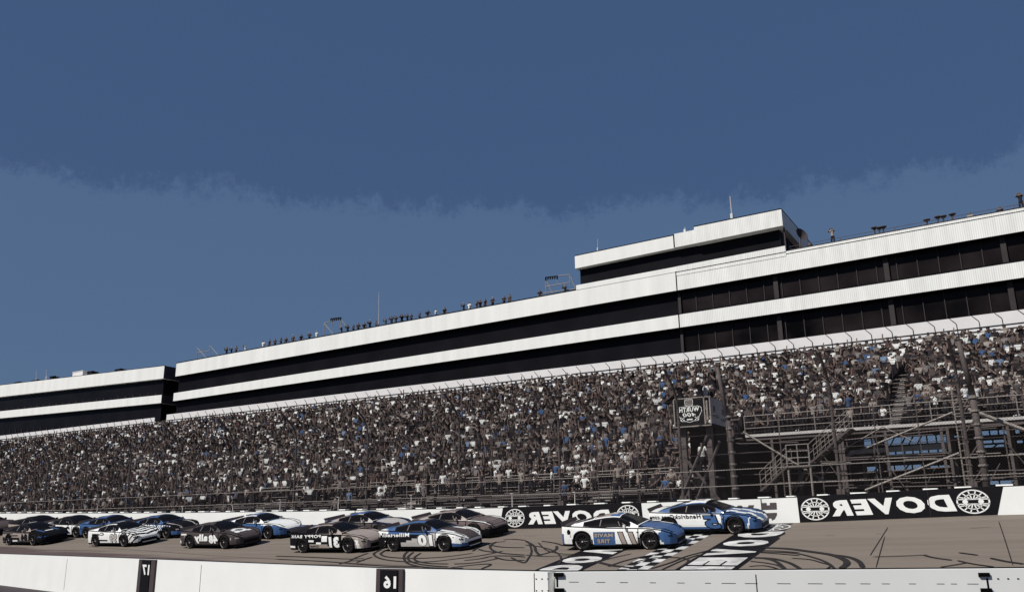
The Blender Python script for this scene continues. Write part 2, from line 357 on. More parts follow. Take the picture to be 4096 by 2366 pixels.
# the grey split shield beside the word
mb = MB()
def wq(pts): return [(onY(2100+x*.4363, 1900+y*.4363, WY)[0], WY-.02, onY(2100+x*.4363, 1900+y*.4363, WY)[2]) for x, y in pts]
mb.add(wq([(2165,252),(2215,250),(2215,272),(2245,272),(2245,249),(2305,248),(2308,308),(2170,312)]), [tuple(range(7, -1, -1))])
mb.add(wq([(2180,345),(2310,340),(2308,360),(2290,395),(2262,410),(2262,390),(2235,390),(2235,412),(2215,405),(2190,375)]), [tuple(range(9, -1, -1))])
mb.build('shield_logo', GREYM, wall)
mb = MB()
for px, y0, y1 in ((3048, 1995, 2090), (3717, 1964, 2068), (1420, 2047, 2100)):
    X = onY(px, (y0+y1)/2, WY)[0]; mb.box((X-.015, WY-.026, Bz(X)+.02), (X+.015, WY-.022, Tz(X)-.01))
mb.build('joint_line', LWHITE if False else SEAM, wall)
mb = MB()    # padded cap blocks on the top of the wall
X = -78.
while X < 8:
    L_ = random.uniform(.35, .6); mb.box((X, WY+.05, Tz(X)-.02), (X+L_, WY+.4, Tz(X)+.055)); X += random.uniform(1.1, 1.5)
mb.build('cap_block', WHITE, wall)
mb = MB()
for k in range(40):
    a = -76+2*k; mb.add([(a, WY-.006, Tz(a)-.03), (a+2, WY-.006, Tz(a+2)-.03), (a+2, WY-.006, Tz(a+2)+.002), (a, WY-.006, Tz(a)+.002)], [(0, 1, 2, 3)])
mb.build('top_edge_ink_line', SEAM, wall)  # thin dark ink line along the top of the wall face
# thin white marker rods on the wall
where = ['beside the far left fence pole', 'above the white number 99 race car', 'above the black and blue race car', 'above the dark car with the ally lettering', 'above the white and blue race car', 'above the white car nose', 'above the 31 race car', 'above the brown race car', 'just left of the first black banner', 'above the letter V of the first banner']
for i, (px, pt, pb) in enumerate([(143, 2022, 2050), (291, 2020, 2049), (387, 2020, 2049), (730, 2014, 2030), (931, 2013, 2030), (1119, 2007, 2046), (1352, 2000, 2045), (1644, 1995, 2041), (2049, 1987, 2032), (2300, 1978, 2020)]):
    p = onY(px, pb, WY+.3); q = onY(px, pt, WY+.3); z = Tz(p[0])
    r = thing('marker_rod', 'thin white upright rod on the retaining wall '+where[i], 'rod', (p[0], WY+.3, z), 'marker rods along the wall top')
    MB().tube((p[0], WY+.3, z), (p[0], WY+.3, z+max(.35, q[2]-p[2]+.1)), .022).build('rod', LIGHT, r)
    MB().box((p[0]-.07, WY+.23, z+max(.35, q[2]-p[2]+.1)), (p[0]+.07, WY+.37, z+max(.35, q[2]-p[2]+.1)+.03)).build('cap', LIGHT, r)
# ---------------------------------------------------------------- catch fence
FY = 38.75
fence = thing('catch_fence', 'tall steel mesh catch fence with curved poles on top of the retaining wall', 'fence', (-30, FY, 0))
post_px = [29, 172, 327, 504, 696, 917, 1172, 1463, 1837, 2243, 2736, 3370, 3905]
PX = [onY(p, 2030, FY)[0] for p in post_px]+[4., 10.]; PX = [PX[0]-5.1*k for k in (3, 2, 1)]+PX
for i, X in enumerate(PX):
    z0 = Tz(X)-.05; mb = MB(); r = .055 if X < -16 else .065
    pts = [(X, FY, z0), (X, FY, 6.9)]
    for k in range(1, 7):
        t = math.radians(10*k); pts.append((X, FY-1.6*(1-math.cos(t)), 6.9+1.6*math.sin(t)))
    pts.append((X, FY-1.5, 8.75))
    mb.path(pts, r, 8); mb.box((X-.16, FY-.02, z0), (X+.16, FY+.2, z0+.3))
    z = z0+.9
    while z < 6.9: mb.box((X-r*1.35, FY-r*1.2, z), (X+r*1.35, FY+r*1.2, z+.05)); z += .9
    mb.build('post', BROWN, fence)
for k, (dy, z, rr) in enumerate([(0, 3.4, .02), (0, 4.1, .02), (0, 4.8, .014), (0, 5.7, .010), (0, 6.6, .009), (-.25, 7.35, .009), (-.8, 8.1, .009), (-1.45, 8.7, .012)]):
    MB().tube((PX[0], FY-.1+dy, z+(Bz(-60)-1.9)*.6), (-20, FY-.1+dy, z), rr, 5).tube((-20, FY-.1+dy, z), (12, FY-.1+dy, z+.15), rr, 5).build('cable', TAN if k < 2 else DBROWN, fence)
def mesh_mat():
    m = bpy.data.materials.new('chain_link'); m.use_nodes = True; t = m.node_tree; b = t.nodes['Principled BSDF']
    b.inputs['Base Color'].default_value = (.035, .03, .03, 1); b.inputs['Roughness'].default_value = .6; b.inputs['Specular IOR Level'].default_value = .1
    tc = t.nodes.new('ShaderNodeTexCoord'); sp = t.nodes.new('ShaderNodeSeparateXYZ'); t.links.new(tc.outputs['Object'], sp.inputs[0])
    outs = []
    for sg in (1, -1):
        a = t.nodes.new('ShaderNodeMath'); a.operation = 'MULTIPLY_ADD'; a.inputs[1].default_value = sg; t.links.new(sp.outputs['Z'], a.inputs[0]); t.links.new(sp.outputs['X'], a.inputs[2])
        f = t.nodes.new('ShaderNodeMath'); f.operation = 'PINGPONG'; f.inputs[1].default_value = .06; t.links.new(a.outputs[0], f.inputs[0])
        l = t.nodes.new('ShaderNodeMath'); l.operation = 'LESS_THAN'; l.inputs[1].default_value = .0055; t.links.new(f.outputs[0], l.inputs[0]); outs.append(l)
    x = t.nodes.new('ShaderNodeMath'); x.operation = 'MAXIMUM'; t.links.new(outs[0].outputs[0], x.inputs[0]); t.links.new(outs[1].outputs[0], x.inputs[1])
    t.links.new(x.outputs[0], b.inputs['Alpha']); return m
mb = MB()
mb.add([(PX[0], FY-.12, 2.9), (12, FY-.12, 2.9), (12, FY-.12, 6.9), (PX[0], FY-.12, 6.9), (PX[0], FY-.9, 8.1), (12, FY-.9, 8.1)], [(0, 1, 2, 3), (3, 2, 5, 4)])
mb.build('wire_mesh', mesh_mat(), fence)
mb = MB()
for a, b in zip(PX[3:], PX[4:]):
    for k in (1/3, 2/3):
        X = a+(b-a)*k; MB().tube((X, FY-.02, Tz(X)), (X, FY-.02, 6.6), .025, 5).build('stay_rod', BROWN, fence)
# ---------------------------------------------------------------- grandstand
NR = 26; DY = .78; DZ = .362; Y0 = 46.2; Z0 = 3.9
XR = onY(2985, 1750, 53)[0]          # right of here the stand stands on steelwork from row KR
KR = 9; XL_, XE = -150., 16.
aisles = [onY(3592, 1550, 57)[0], onY(2825, 1520, 58)[0], onY(2310, 1650, 56)[0]]
aisles = aisles[:2]
def rowY(k): return Y0+k*DY
def rowZ(k): return Z0+k*DZ
stand = thing('grandstand', 'steep crowded grandstand of stepped rows below the white banded building', 'grandstand', (-40, Y0, 1.8))
mb = MB()
for k in range(NR+1):
    xr = XE if k >= KR else XR
    mb.box((XL_, rowY(k)-.0, rowZ(k)-DZ-.06), (xr, rowY(k)+DY+(0 if k < NR else .9), rowZ(k)))
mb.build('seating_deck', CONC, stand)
mb = MB()
for k in range(NR):
    xr = XE if k >= KR else XR
    mb.box((XL_, rowY(k)+.42, rowZ(k)+.38), (xr, rowY(k)+.68, rowZ(k)+.43))
mb.build('bench_rows', BENCH, stand)
for ax in aisles:
    mb = MB()
    for k in range(NR):
        if (ax > XR and k < KR) or k > 19: continue
        mb.box((ax-.3, rowY(k)-.02, rowZ(k)-.12), (ax+.3, rowY(k)+.36, rowZ(k)+.012)); mb.box((ax-.3, rowY(k)+.37, rowZ(k)+.0), (ax+.3, rowY(k)+.40, rowZ(k)+.18), 1); mb.box((ax-.3, rowY(k)+.40, rowZ(k)+.0), (ax+.3, rowY(k)+.78, rowZ(k)+.19))
    mb.build('aisle_steps', [AISLE, CONC], stand)
# front wall and rail of the left part
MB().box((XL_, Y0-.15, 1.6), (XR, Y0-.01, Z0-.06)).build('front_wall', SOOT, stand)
def railing(parent, x0, x1, y, z, h, step, m, r=.03, n=3):
    mb = MB(); k = int((x1-x0)/step)
    for i in range(k+1):
        X = x0+(x1-x0)*i/k; mb.tube((X, y, z), (X, y, z+h), r*.8, 5)
    for j in range(n): mb.tube((x0, y, z+h*(j+1)/n), (x1, y, z+h*(j+1)/n), r if j == n-1 else r*.7, 5)
    return mb.build('railing', m, parent)
railing(stand, -110, XR, Y0-.1, Z0-.1, 1.08, 2.4, TAN, .032, 2)
# right part: pale deck edge, rail
DYR = rowY(KR)-.05; DZR = rowZ(KR)
MB().box((XR, DYR-.25, DZR-.42), (XE, DYR-.01, DZR-.22)).box((XR, DYR-.35, DZR-.22), (XE, DYR-.02, DZR-.06), 1).build('deck_edge_beam', [BROWN, LIGHT], stand)
railing(stand, XR, XE, DYR-.3, DZR-.06, 1.12, 2.05, TAN, .035, 3)
# white panel wall under the building with dark slanting posts and rails
PW = 67.35
mb = MB(); mb.box((-89.1, PW, 14.2), (XE, PW+.12, 15.05)); mb.box((-150, PW, 14.2), (-91.3, PW+.12, 15.05)); mb.box((-89.1, PW, 15.05), (-24.3, PW+.12, 15.62)); mb.box((-150, PW, 15.05), (-91.3, PW+.12, 15.45))
mb.hexa([(-24.3, PW, 15.05), (XE, PW, 15.05), (XE, PW+.12, 15.05), (-24.3, PW+.12, 15.05), (-24.3, PW, 15.62), (XE, PW, 15.95), (XE, PW+.12, 15.95), (-24.3, PW+.12, 15.62)])
mb.build('rear_panel_wall', GREYW, stand)
mb = MB(); X = -123.
while X < 8:
    if not (-91.6 < X < -88.9):
        mb = MB(); t = 15.5+max(0, X+40)*.008; mb.tube((X-.42, PW-.02, t), (X-.03, PW-.05, t-.42), .022, 4); mb.tube((X-.03, PW-.05, t-.42), (X, PW-.1, 13.9), .022, 4); mb.build('slanting_brace', INK, stand)
    X += 1.42
mb = MB()
for z in (14.35, 14.62, 14.9):
    mb.box((-150, PW-.06, z), (-91.4, PW-.02, z+.035)); mb.box((-89., PW-.06, z), (XE, PW-.02, z+.035))
mb.build('rear_rail', INK, stand)
# dark wall closing the back of the lower storeys (left part)
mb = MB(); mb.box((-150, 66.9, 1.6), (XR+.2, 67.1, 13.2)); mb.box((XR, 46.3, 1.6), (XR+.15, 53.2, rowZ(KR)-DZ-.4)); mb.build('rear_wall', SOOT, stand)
# ---------------------------------------------------------------- lower bleachers in front (left part)
bl = thing('bleachers', 'low nearly empty bench bleachers between the catch fence and the crowded grandstand', 'bleachers', (-40, 40, 1.8))
LR = 7; LY = 40.0; LDY = .82; LDZ = .19; LZ = 2.45
XB = onY(2720, 1950, 41)[0]
mb = MB(); mb2 = MB()
for k in range(LR):
    mb.box((-110, LY+k*LDY, 1.5), (XB, LY+(k+1)*LDY, LZ+k*LDZ))
    x = -110.
    while x < XB-4:
        L_ = random.choice((4.2, 6.5, 8.)); e = min(XB-.2, x+L_)
        mb2.box((x, LY+k*LDY+.4, LZ+k*LDZ+.36), (e, LY+k*LDY+.66, LZ+k*LDZ+.41)); mb2.box((x, LY+k*LDY+.72, LZ+k*LDZ+.12), (e, LY+k*LDY+.76, LZ+k*LDZ+.16))
        x = e+random.choice((.15, .2, 1.3))
mb.build('bleacher_deck', CONC, bl); mb2.build('bench', BENCH, bl)
railing(bl, -110, XB, LY-.25, LZ-.1, 1.0, 3.1, BROWN, .025, 2)
railing(bl, -110, XB, LY+LR*LDY+.05, LZ+LR*LDZ-.1, 1.0, 2.5, TAN, .025, 2)
for px in (1540, 2330, 900, 540):
    X = onY(px, 1990, 41)[0]; mb = MB()
    for k in range(LR): mb.box((X-.7, LY+k*LDY-.05, LZ+k*LDZ-.1), (X+.7, LY+k*LDY+.1, LZ+k*LDZ+.02)); mb.box((X-.7, LY+k*LDY+.35, LZ+k*LDZ+.08), (X+.7, LY+k*LDY+.5, LZ+k*LDZ+.13))
    mb.build('bleacher_steps', CONCL, bl)
# ---------------------------------------------------------------- long banded building
def lin(x, x0, v0, x1, v1): return v0+(v1-v0)*(x-x0)/(x1-x0)
def slab(mb, x0, x1, y0, y1, zb0, zt0, zb1, zt1, mi=0):
    mb.hexa([(x0, y0, zb0), (x1, y0, zb1), (x1, y1, zb1), (x0, y1, zb0), (x0, y0, zt0), (x1, y0, zt1), (x1, y1, zt1), (x0, y1, zt0)], mi)
BY = 68.; xa, xj, xe = -89.0, -24.4, 18.
lv = dict(top=(21.95, 23.19), b1=(20.30, 21.50), b2=(18.29, 19.36), b3=(17.29, 18.18), b4=(15.27, 16.10))
def L(n, x): return lin(x, -89, lv[n][0], 1.6, lv[n][1])
bd = thing('grandstand_building', 'long white building with black window bands and raised press box above the crowd', 'building', (-40, BY, 1.8))
for a, b, m in ((xa, xj, WHITE2), (xj, xe, RIBBED)):
    mb = MB(); dy = 0 if a == xa else -.12
    slab(mb, a, b, BY+dy, BY+.5, L('b1', a), L('top', a), L('b1', b), L('top', b)); mb.build('upper_fascia', m, bd)
    mb = MB(); slab(mb, a, b, BY+dy, BY+.5, L('b3', a), L('b2', a), L('b3', b), L('b2', b)); mb.build('middle_fascia', m, bd)
mb = MB(); slab(mb, xa, xe, BY-.02, BY+.3, L('top', xa), L('top', xa)+.09, L('top', xe), L('top', xe)+.09)
slab(mb, xj, xe, BY-.14, BY+.3, L('b2', xj), L('b2', xj)+.08, L('b2', xe), L('b2', xe)+.08); slab(mb, xj-.04, xj+.04, BY-.15, BY, L('b1', xj), L('top', xj), L('b1', xj), L('top', xj)); slab(mb, xj-.04, xj+.04, BY-.15, BY, L('b3', xj), L('b2', xj), L('b3', xj), L('b2', xj))
slab(mb, xj, xe, BY-.125, BY-.118, L('top', xj)-.26, L('top', xj)-.20, L('top', xe)-.26, L('top', xe)-.20)
mb.build('dark_coping', INK, bd)
for nm, t, b in (('upper', 'b1', 'b2'), ('lower', 'b3', 'b4')):
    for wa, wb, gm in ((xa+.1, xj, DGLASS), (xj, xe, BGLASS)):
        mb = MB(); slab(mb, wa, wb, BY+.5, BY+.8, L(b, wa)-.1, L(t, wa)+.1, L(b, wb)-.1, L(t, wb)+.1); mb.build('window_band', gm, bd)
    mb = MB(); slab(mb, xa, xe, BY-.13, BY+.4, L(t, xa)-.06, L(t, xa)-.005, L(t, xe)-.06, L(t, xe)-.005); mb.build('drip_edge', INK, bd)
    X = xj+1.4333
    while X < xe-1:
        MB().box((X-.03, BY+.42, L(b, X)), (X+.03, BY+.5, L(t, X))).build('mullion', DBROWN2, bd); X += 1.4333
    for px in (3105, 3560, 4050):
        X = onY(px, 1200, BY)[0]; MB().box((X-.18, BY+.3, L(b, X)), (X+.18, BY+.495, L(t, X))).build('column', DBROWN2, bd)
MB().box((xj-.12, BY+.3, L('b4', xj)), (xj+.12, BY+.49, L('b1', xj)-.02)).build('column', DBROWN2, bd)
mb = MB(); slab(mb, xa+.2, xe, BY+.85, BY+11, 15.2, L('top', xa)-.6, 15.9, L('top', xe)-.6); mb2 = mb
mb.build('building_core', SOOT, bd)
mb = MB(); slab(mb, xa, xe, BY+.3, BY+10.5, L('b1', xa)-.0, L('top', xa)-.5, L('b1', xe), L('top', xe)-.5); mb.build('roof', GREYM, bd)
mb = MB()
for X in range(-88, 18, 6): mb.box((X-.3, BY+.6, 1.6), (X+.3, BY+1.2, 15.2))
mb.build('support_columns', SOOT, bd)
# press box on the roof, with the raised parapet below it
px0, px1, pxj, pxk = -34.0, -15.1, -24.4, -22.5
mb = MB(); slab(mb, px0, px1, BY-.03 , BY+.45, L('top', px0), 23.15, L('top', px1), 23.42); mb.build('raised_parapet', WHITE2, bd)
mb = MB(); slab(mb, pxj, px1, BY-.15, BY-.03, L('top', pxj)-.4, 23.28, L('top', px1)-.4, 23.45); mb.build('raised_parapet', RIBBED, bd)
mb = MB(); slab(mb, px0-.05, pxj, BY+0, BY+9, 24.77, 25.97, 24.99, 26.14); mb.build('press_box_fascia', WHITE2, bd)
mb = MB(); slab(mb, pxj, pxk, BY-.1, BY+9, 24.99, 26.22, 25.02, 26.24); slab(mb, pxk, px1, BY-.22, BY+11.2, 24.98, 26.47, 25.13, 26.54); mb.build('press_box_fascia', RIBBED, bd)
mb = MB(); slab(mb, px0-.06, pxj, BY-.02, BY+9, 25.97, 26.03, 26.14, 26.2); slab(mb, pxk, px1+.02, BY-.24, BY+11.2, 26.47, 26.54, 26.54, 26.61); slab(mb, pxj-.04, pxj+.05, BY-.13, BY-.1, 24.99, 26.2, 24.99, 26.2); slab(mb, pxj, px1, BY-.17, BY-.15, 23.28, 23.33, 23.45, 23.5)
slab(mb, pxj, px1, BY-.17, BY-.15, 22.74, 22.79, 22.88, 22.93); mb.build('press_box_coping', INK, bd)
mb = MB(); slab(mb, px0+.15, px1-.5, BY+.6, BY+9.5, 22.4, 24.85, 22.6, 25.1); mb.build('press_box_window', DGLASS, bd)
mb = MB(); mb.box((px1-.08, BY+.2, 22.6), (px1, BY+.45, 25.1)); 
for k in range(5): mb.box((px1-.5+.02, BY+1.2+k*1.8, 22.6), (px1-.42, BY+1.4+k*1.8, 25.0))
mb.build('press_box_posts', DBROWN, bd)
# ---- left building
bl2 = thing('grandstand_building', 'smaller white banded building at the far left with a gap beside the long one', 'building', (-110, BY, 1.8))
x0, x1 = -150., -91.25
def LL(a, b, x): return lin(x, -91.3, a, -127.5, b)
lvl = dict(top=(21.91, 22.98), l1=(20.32, 21.26), l2=(18.29, 19.15), l3=(17.29, 18.13), l4=(15.18, 15.9))
for t, b in (('top', 'l1'), ('l2', 'l3')):
    mb = MB(); slab(mb, x0, x1, BY, BY+6, LL(*lvl[b], x0), LL(*lvl[t], x0), LL(*lvl[b], x1), LL(*lvl[t], x1)); mb.build('fascia', WHITE2, bl2)
    mb = MB(); slab(mb, x1, x1+.03, BY+.02, BY+6, LL(*lvl[b], x1), LL(*lvl[t], x1), LL(*lvl[b], x1), LL(*lvl[t], x1)); mb.build('end_face_shade', DBROWN, bl2)  # shade on the white fascia's end face, painted as dark brown
mb = MB(); slab(mb, x0, x1+.03, BY-.02, BY+.2, LL(*lvl['top'], x0), LL(*lvl['top'], x0)+.05, LL(*lvl['top'], x1), LL(*lvl['top'], x1)+.05); mb.build('dark_coping', INK, bl2)
for t, b in (('l1', 'l2'), ('l3', 'l4')):
    mb = MB(); slab(mb, x0, x1-.5, BY+.5, BY+6, LL(*lvl[b], x0)-.1, LL(*lvl[t], x0)+.1, LL(*lvl[b], x1)-.1, LL(*lvl[t], x1)+.1); mb.build('window_band', DGLASS, bl2)
    X = -132.
    while X < -92: MB().box((X-.03, BY+.42, LL(*lvl[b], X)), (X+.03, BY+.5, LL(*lvl[b], X)+.45)).build('mullion', DBROWN, bl2); X += 1.5
mb = MB(); mb.box((-91.2, BY+.3, 12.), (-89.1, BY+5, 15.15)); mb.build('link_wall', DBROWN, bl2)
# ---------------------------------------------------------------- steelwork under the right part of the stand
st = thing('stand_support_structure', 'dark brown steel frame of columns, beams and braces under the right part of the grandstand', 'steelwork', (-4, 50, 1.8))
def seg(mb, p, q, Y, r, mi=0, n=5, Yb=None): mb.tube(onY(*p, Y), onY(*q, Y if Yb is None else Yb), r, n, mi)
Z1 = lambda L_: [(2600+x*.4121, 1450+y*.4121) for x, y in L_]
Z2 = lambda L_: [(3300+x*.412, 1450+y*.412) for x, y in L_]
def seg1(mb, L_, Y, r, mi=0):
    q = Z1(L_); [seg(mb, a, b, Y, r, mi) for a, b in zip(q, q[1:])]
def seg2(mb, L_, Y, r, mi=0):
    q = Z2(L_); [seg(mb, a, b, Y, r, mi) for a, b in zip(q, q[1:])]
FYs = 52.6
def col(X, Y, zt, r=.12): mb = MB(); mb.box((X-r, Y-r, 1.6), (X+r, Y+r, zt)); mb.box((X-r*1.6, Y-r*1.6, 1.6), (X+r*1.6, Y+r*1.6, 2.1)); return mb.build('column', BROWN, st)
cols = [onY(p, 1900, FYs)[0] for p in (3100, 3372, 3385, 3562, 3790, 3815, 4060)]
for X in cols: col(X, FYs, DZR-.42, .07)
for X in cols[::2]+[3., 8.]:
    col(X, 59., rowZ(16)-.5, .12); col(X, 65., rowZ(24)-.5, .12)
for L_, r in (([(905, 670), (1700, 1150)], .06), ([(1560, 960), (1370, 1240)], .04), ([(1520, 1040), (1400, 1250)], .035), ([(1735, 1020), (1620, 1160)], .035)):
    mb = MB(); seg1(mb, L_, 50., r); mb.build('diagonal_brace', TAN, st)
for L_, r in (([(200, 910), (1240, 480)], .055), ([(390, 1235), (1300, 875)], .06), ([(180, 840), (560, 620)], .03), ([(560, 620), (860, 760)], .03), ([(1390, 450), (1932, 650)], .09)):
    mb = MB(); seg2(mb, L_, 50. if r < .08 else 42., r); mb.build('diagonal_brace', TAN, st)
mb = MB()
for L_ in ([(700, 790), (1440, 770)], [(820, 880), (1200, 860)], [(870, 970), (1200, 965)], [(700, 1090), (1900, 1060)], [(860, 1180), (1900, 1140)], [(1560, 960), (1900, 960)]): seg1(mb, L_, 51., .035)
mb.build('cross_beam', BROWN, st)
mb = MB()
for L_ in ([(180, 750), (1180, 650)], [(0, 850), (200, 845)], [(190, 925), (1320, 870)], [(190, 945), (1320, 895)], [(210, 1080), (1230, 1010)], [(210, 1140), (1230, 1070)], [(1480, 630), (1932, 590)], [(1480, 1050), (1932, 1040)], [(1560, 1120), (1932, 1100)], [(200, 1215), (1250, 1190)]): seg2(mb, L_, 51.5, .04)
mb.build('cross_beam', BROWN, st)
for k in range(9):      # light scaffold bays behind the stair and braces
    X = -12.6+k*1.55+(.3 if k % 2 else 0); Yb = 50.5+(k % 3)*1.4; top = DZR-.5 if Yb < 53 else rowZ(12)
    MB().tube((X, Yb, 1.8), (X, Yb, top), .035, 5).build('scaffold_post', BROWN, st)
    for j in range(4):
        z = 2.6+j*1.25
        if k < 8: MB().tube((X, Yb, z), (X+1.6, Yb, z), .025, 5).build('scaffold_rail', BROWN if j % 2 else TAN, st)
    if k % 2 == 0: MB().tube((X, Yb, 2.2), (X+1.5, Yb, 4.6), .028, 5).build('diagonal_brace', BROWN, st)
    elif k < 8: MB().tube((X+1.5, Yb, 3.2), (X, Yb, 5.8), .028, 5).build('diagonal_brace', BROWN, st)
q = Z2([(250, 850), (1180, 775), (1180, 830), (220, 885)]); mb = MB()
pts = [onY(*p, 55.) for p in q]; mb.hexa([pts[3], pts[2], pts[2]+np.array([0, .4, 0]), pts[3]+np.array([0, .4, 0]), pts[0], pts[1], pts[1]+np.array([0, .4, 0]), pts[0]+np.array([0, .4, 0])]); mb.build('wide_beam', LIGHT, st)
# concourse wall with openings that let the sky show through
cw = thing('concourse_wall', 'dark concourse wall with bright openings under the right grandstand', 'wall', (0, 62, 1.6))
YC = 62.
def pz(zx, zy): return onY(3300+zx*.412, 1450+zy*.412, YC)
opens = [(370, 1180, 742, 768), (600, 1180, 852, 862), (400, 940, 1008, 1030), (1020, 1210, 998, 1016), (1235, 1325, 700, 718), (1490, 1890, 662, 682), (1500, 1740, 755, 770), (1500, 1740, 800, 812), (1800, 1920, 755, 775), (1845, 1925, 875, 890), (1600, 1932, 1145, 1170)]
ox = []
for a, b, c, d in opens:
    p = pz(a, c); q = pz(b, d); ox.append((p[0], q[0], min(p[2], q[2]), max(p[2], q[2])))
zt_ = rowZ(19)
cells_x = sorted(set([XR+.2, XE]+[v for o in ox for v in o[:2]])); cells_z = sorted(set([1.6, zt_]+[v for o in ox for v in o[2:]]))
mb = MB()
for a, b in zip(cells_x, cells_x[1:]):
    for c, d in zip(cells_z, cells_z[1:]):
        mxx_, mz = (a+b)/2, (c+d)/2
        if any(o[0] < mxx_ < o[1] and o[2] < mz < o[3] for o in ox): continue
        mb.add([(a, YC, c), (b, YC, c), (b, YC, d), (a, YC, d), (a, YC+.2, c), (b, YC+.2, c), (b, YC+.2, d), (a, YC+.2, d)], [(0, 1, 2, 3), (7, 6, 5, 4), (0, 4, 5, 1), (3, 2, 6, 7), (0, 3, 7, 4), (1, 5, 6, 2)])
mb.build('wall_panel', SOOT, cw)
mb = MB()
for a, b, c, d in ox:
    n = max(2, int((b-a)/.5))
    for i in range(1, n): X = a+(b-a)*i/n+random.uniform(-.1, .1); mb.tube((X, YC-.1, c-.05), (X+random.choice((0, 0, .35)), YC-.1, d+.05), .05, 5)
    n = 3
    if d-c > .8:
        for i in range(1, 4): z = c+(d-c)*i/4; mb.box((a, YC-.08, z-.03), (b, YC-.03, z+.03))
mb.build('window_bars', SOOT, cw)
# stair with landing
sw = thing('staircase', 'steel staircase with a railed landing under the grandstand right of the flag stand', 'staircase', (-10, 48.5, 1.8))
YS = 48.5
mb = MB(); rl = MB(); land = MB()
def stair(a, b):
    p, q = [onY(*c, YS) for c in Z1([a, b])]
    for dy in (0, 1.1):
        mb.tube(p+np.array([0, dy, 0]), q+np.array([0, dy, 0]), .07, 4)
        for h in (.5, 1.0): rl.tube(p+np.array([0, dy, h]), q+np.array([0, dy, h]), .018, 5)
        for t in np.linspace(0, 1, 6): c = p+(q-p)*t+np.array([0, dy, 0]); rl.tube(c, c+np.array([0, 0, 1.]), .015, 5)
    n = 14
    for i in range(n+1): c = p+(q-p)*i/n; mb.box((c[0]-.13, YS, c[2]-.02), (c[0]+.13, YS+1.1, c[2]+.02))
stair((1080, 1240), (1335, 1000)); stair((1555, 970), (1935, 640))
a = onY(*Z1([(1335, 1000)])[0], YS); b = onY(*Z1([(1550, 985)])[0], YS); zl = (a[2]+b[2])/2
land.box((a[0], YS, zl-.12), (b[0], YS+1.3, zl)); land.build('landing', BROWN, sw)
for X in (a[0], (a[0]+b[0])/2, b[0]):
    rl.tube((X, YS, zl), (X, YS, zl+1.1), .03, 5)
for h in (.4, .75, 1.1): rl.tube((a[0], YS, zl+h), (b[0], YS, zl+h), .028, 5)
for X in (a[0], b[0]): MB().tube((X, YS+.1, 1.7), (X, YS+.1, zl), .06, 6).build('leg', TAN, sw)
mb.build('stair_flight', BROWN, sw); rl.build('handrail', TAN, sw)
# ---------------------------------------------------------------- flag stand tower
fst = thing('flag_stand', 'boxy flag stand cabin on steel legs with a black race sign on its front', 'flag stand', (-13.9, 41, 1.8))
fx0, fx1, fy0, fy1, fz0, fz1 = -14.95, -13.12, 40.0, 42.6, 6.45, 7.68
mb = MB(); mb.box((fx0, fy0, fz0-.12), (fx1, fy1, fz0)); mb.box((fx0-.05, fy0-.07, fz0-.2), (fx1+.05, fy0, fz0-.05)); mb.build('floor', SOOT, fst)
mb = MB(); mb.box((fx0+.03, fy0, fz0), (fx1-.28, fy0+.04, fz1)); mb.build('sign_board', BLACK, fst)
mb = MB(); mb.box((fx1-.04, fy0+.05, fz0), (fx1, fy1, fz1)); mb.build('side_panel', mat('side_banner', (.62, .52, .49), .6), fst)
mb = MB()
put_text(mb, 'WURTH', lambda a, b: (fx1+.006, fy0+.35+a*1.0, fz0+.30+b), .95, .13, .03, 0, 0, 0)
put_text(mb, 'WURTH', lambda a, b: (fx1+.006, fy0+1.5+a*1.0, fz0+.22+b), .9, .13, .03, 0, 0, 0)
for yy in (.45, .62, 1.75, 1.92): mb.add([(fx1+.006, fy0+yy, fz0+.55), (fx1+.006, fy0+yy+.1, fz0+.55), (fx1+.006, fy0+yy+.1, fz0+.85), (fx1+.006, fy0+yy, fz0+.85)], [(0, 1, 2, 3)])
mb.build('side_lettering', BLACK, fst)
mb = MB()
for X in (fx0+.03, fx1-.28, fx1): mb.box((X-.03, fy0-.03, fz0-.1), (X+.03, fy0+.0, fz1+.05))
mb.box((fx0, fy0-.03, fz1), (fx1, fy0, fz1+.05)); mb.box((fx1-.2, fy0-.01, fz0+.15), (fx1-.12, fy0+.02, fz1-.15)); mb.tube((fx0-.05, fy0-.1, fz0-.12), (fx1+.05, fy0-.1, fz0-.12), .035); mb.build('frame', TAN, fst)
# emblem on the sign: shield above, race name in a pointed plaque
ex, ez = (fx0+fx1-.25)/2, (fz0+fz1)/2
mb = MB()
def sg2(a, b, w_=.022, mi=0):
    a = np.array(a); b = np.array(b); d = b-a; n = np.array([-d[1], d[0]])/np.hypot(*d)*w_/2
    mb.add([(ex+p[0], fy0-.012, ez+p[1]) for p in (a+n, b+n, b-n, a-n)], [(0, 1, 2, 3)], mi)
pl = [(-.60, .17), (-.62, -.02), (-.50, -.22), (-.42, -.45), (-.18, -.46), (0, -.52), (.18, -.46), (.42, -.45), (.50, -.22), (.62, -.02), (.60, .17), (.45, .24), (-.45, .24), (-.60, .17)]
for a, b in zip(pl, pl[1:]): sg2(a, b)
sh = [(-.2, .58), (.2, .58), (.19, .3), (.0, .2), (-.19, .3), (-.2, .58)]
for a, b in zip(sh, sh[1:]): sg2(a, b)
mb.add([(ex+x*.85, fy0-.008, ez+.03+z*.92) for x, z in sh[:-1]], [(4, 3, 2, 1, 0)], 1)
sg2((-.16, .47), (.16, .47), .03, 2); sg2((-.16, .38), (.16, .38), .02, 2)
put_text(mb, 'WURTH', lambda a, b: (ex-.5+a, fy0-.014, ez-.02+b), 1.0, .22, .04, 0)
put_text(mb, '400', lambda a, b: (ex-.34+a, fy0-.014, ez-.25+b), .66, .19, .02, .2)
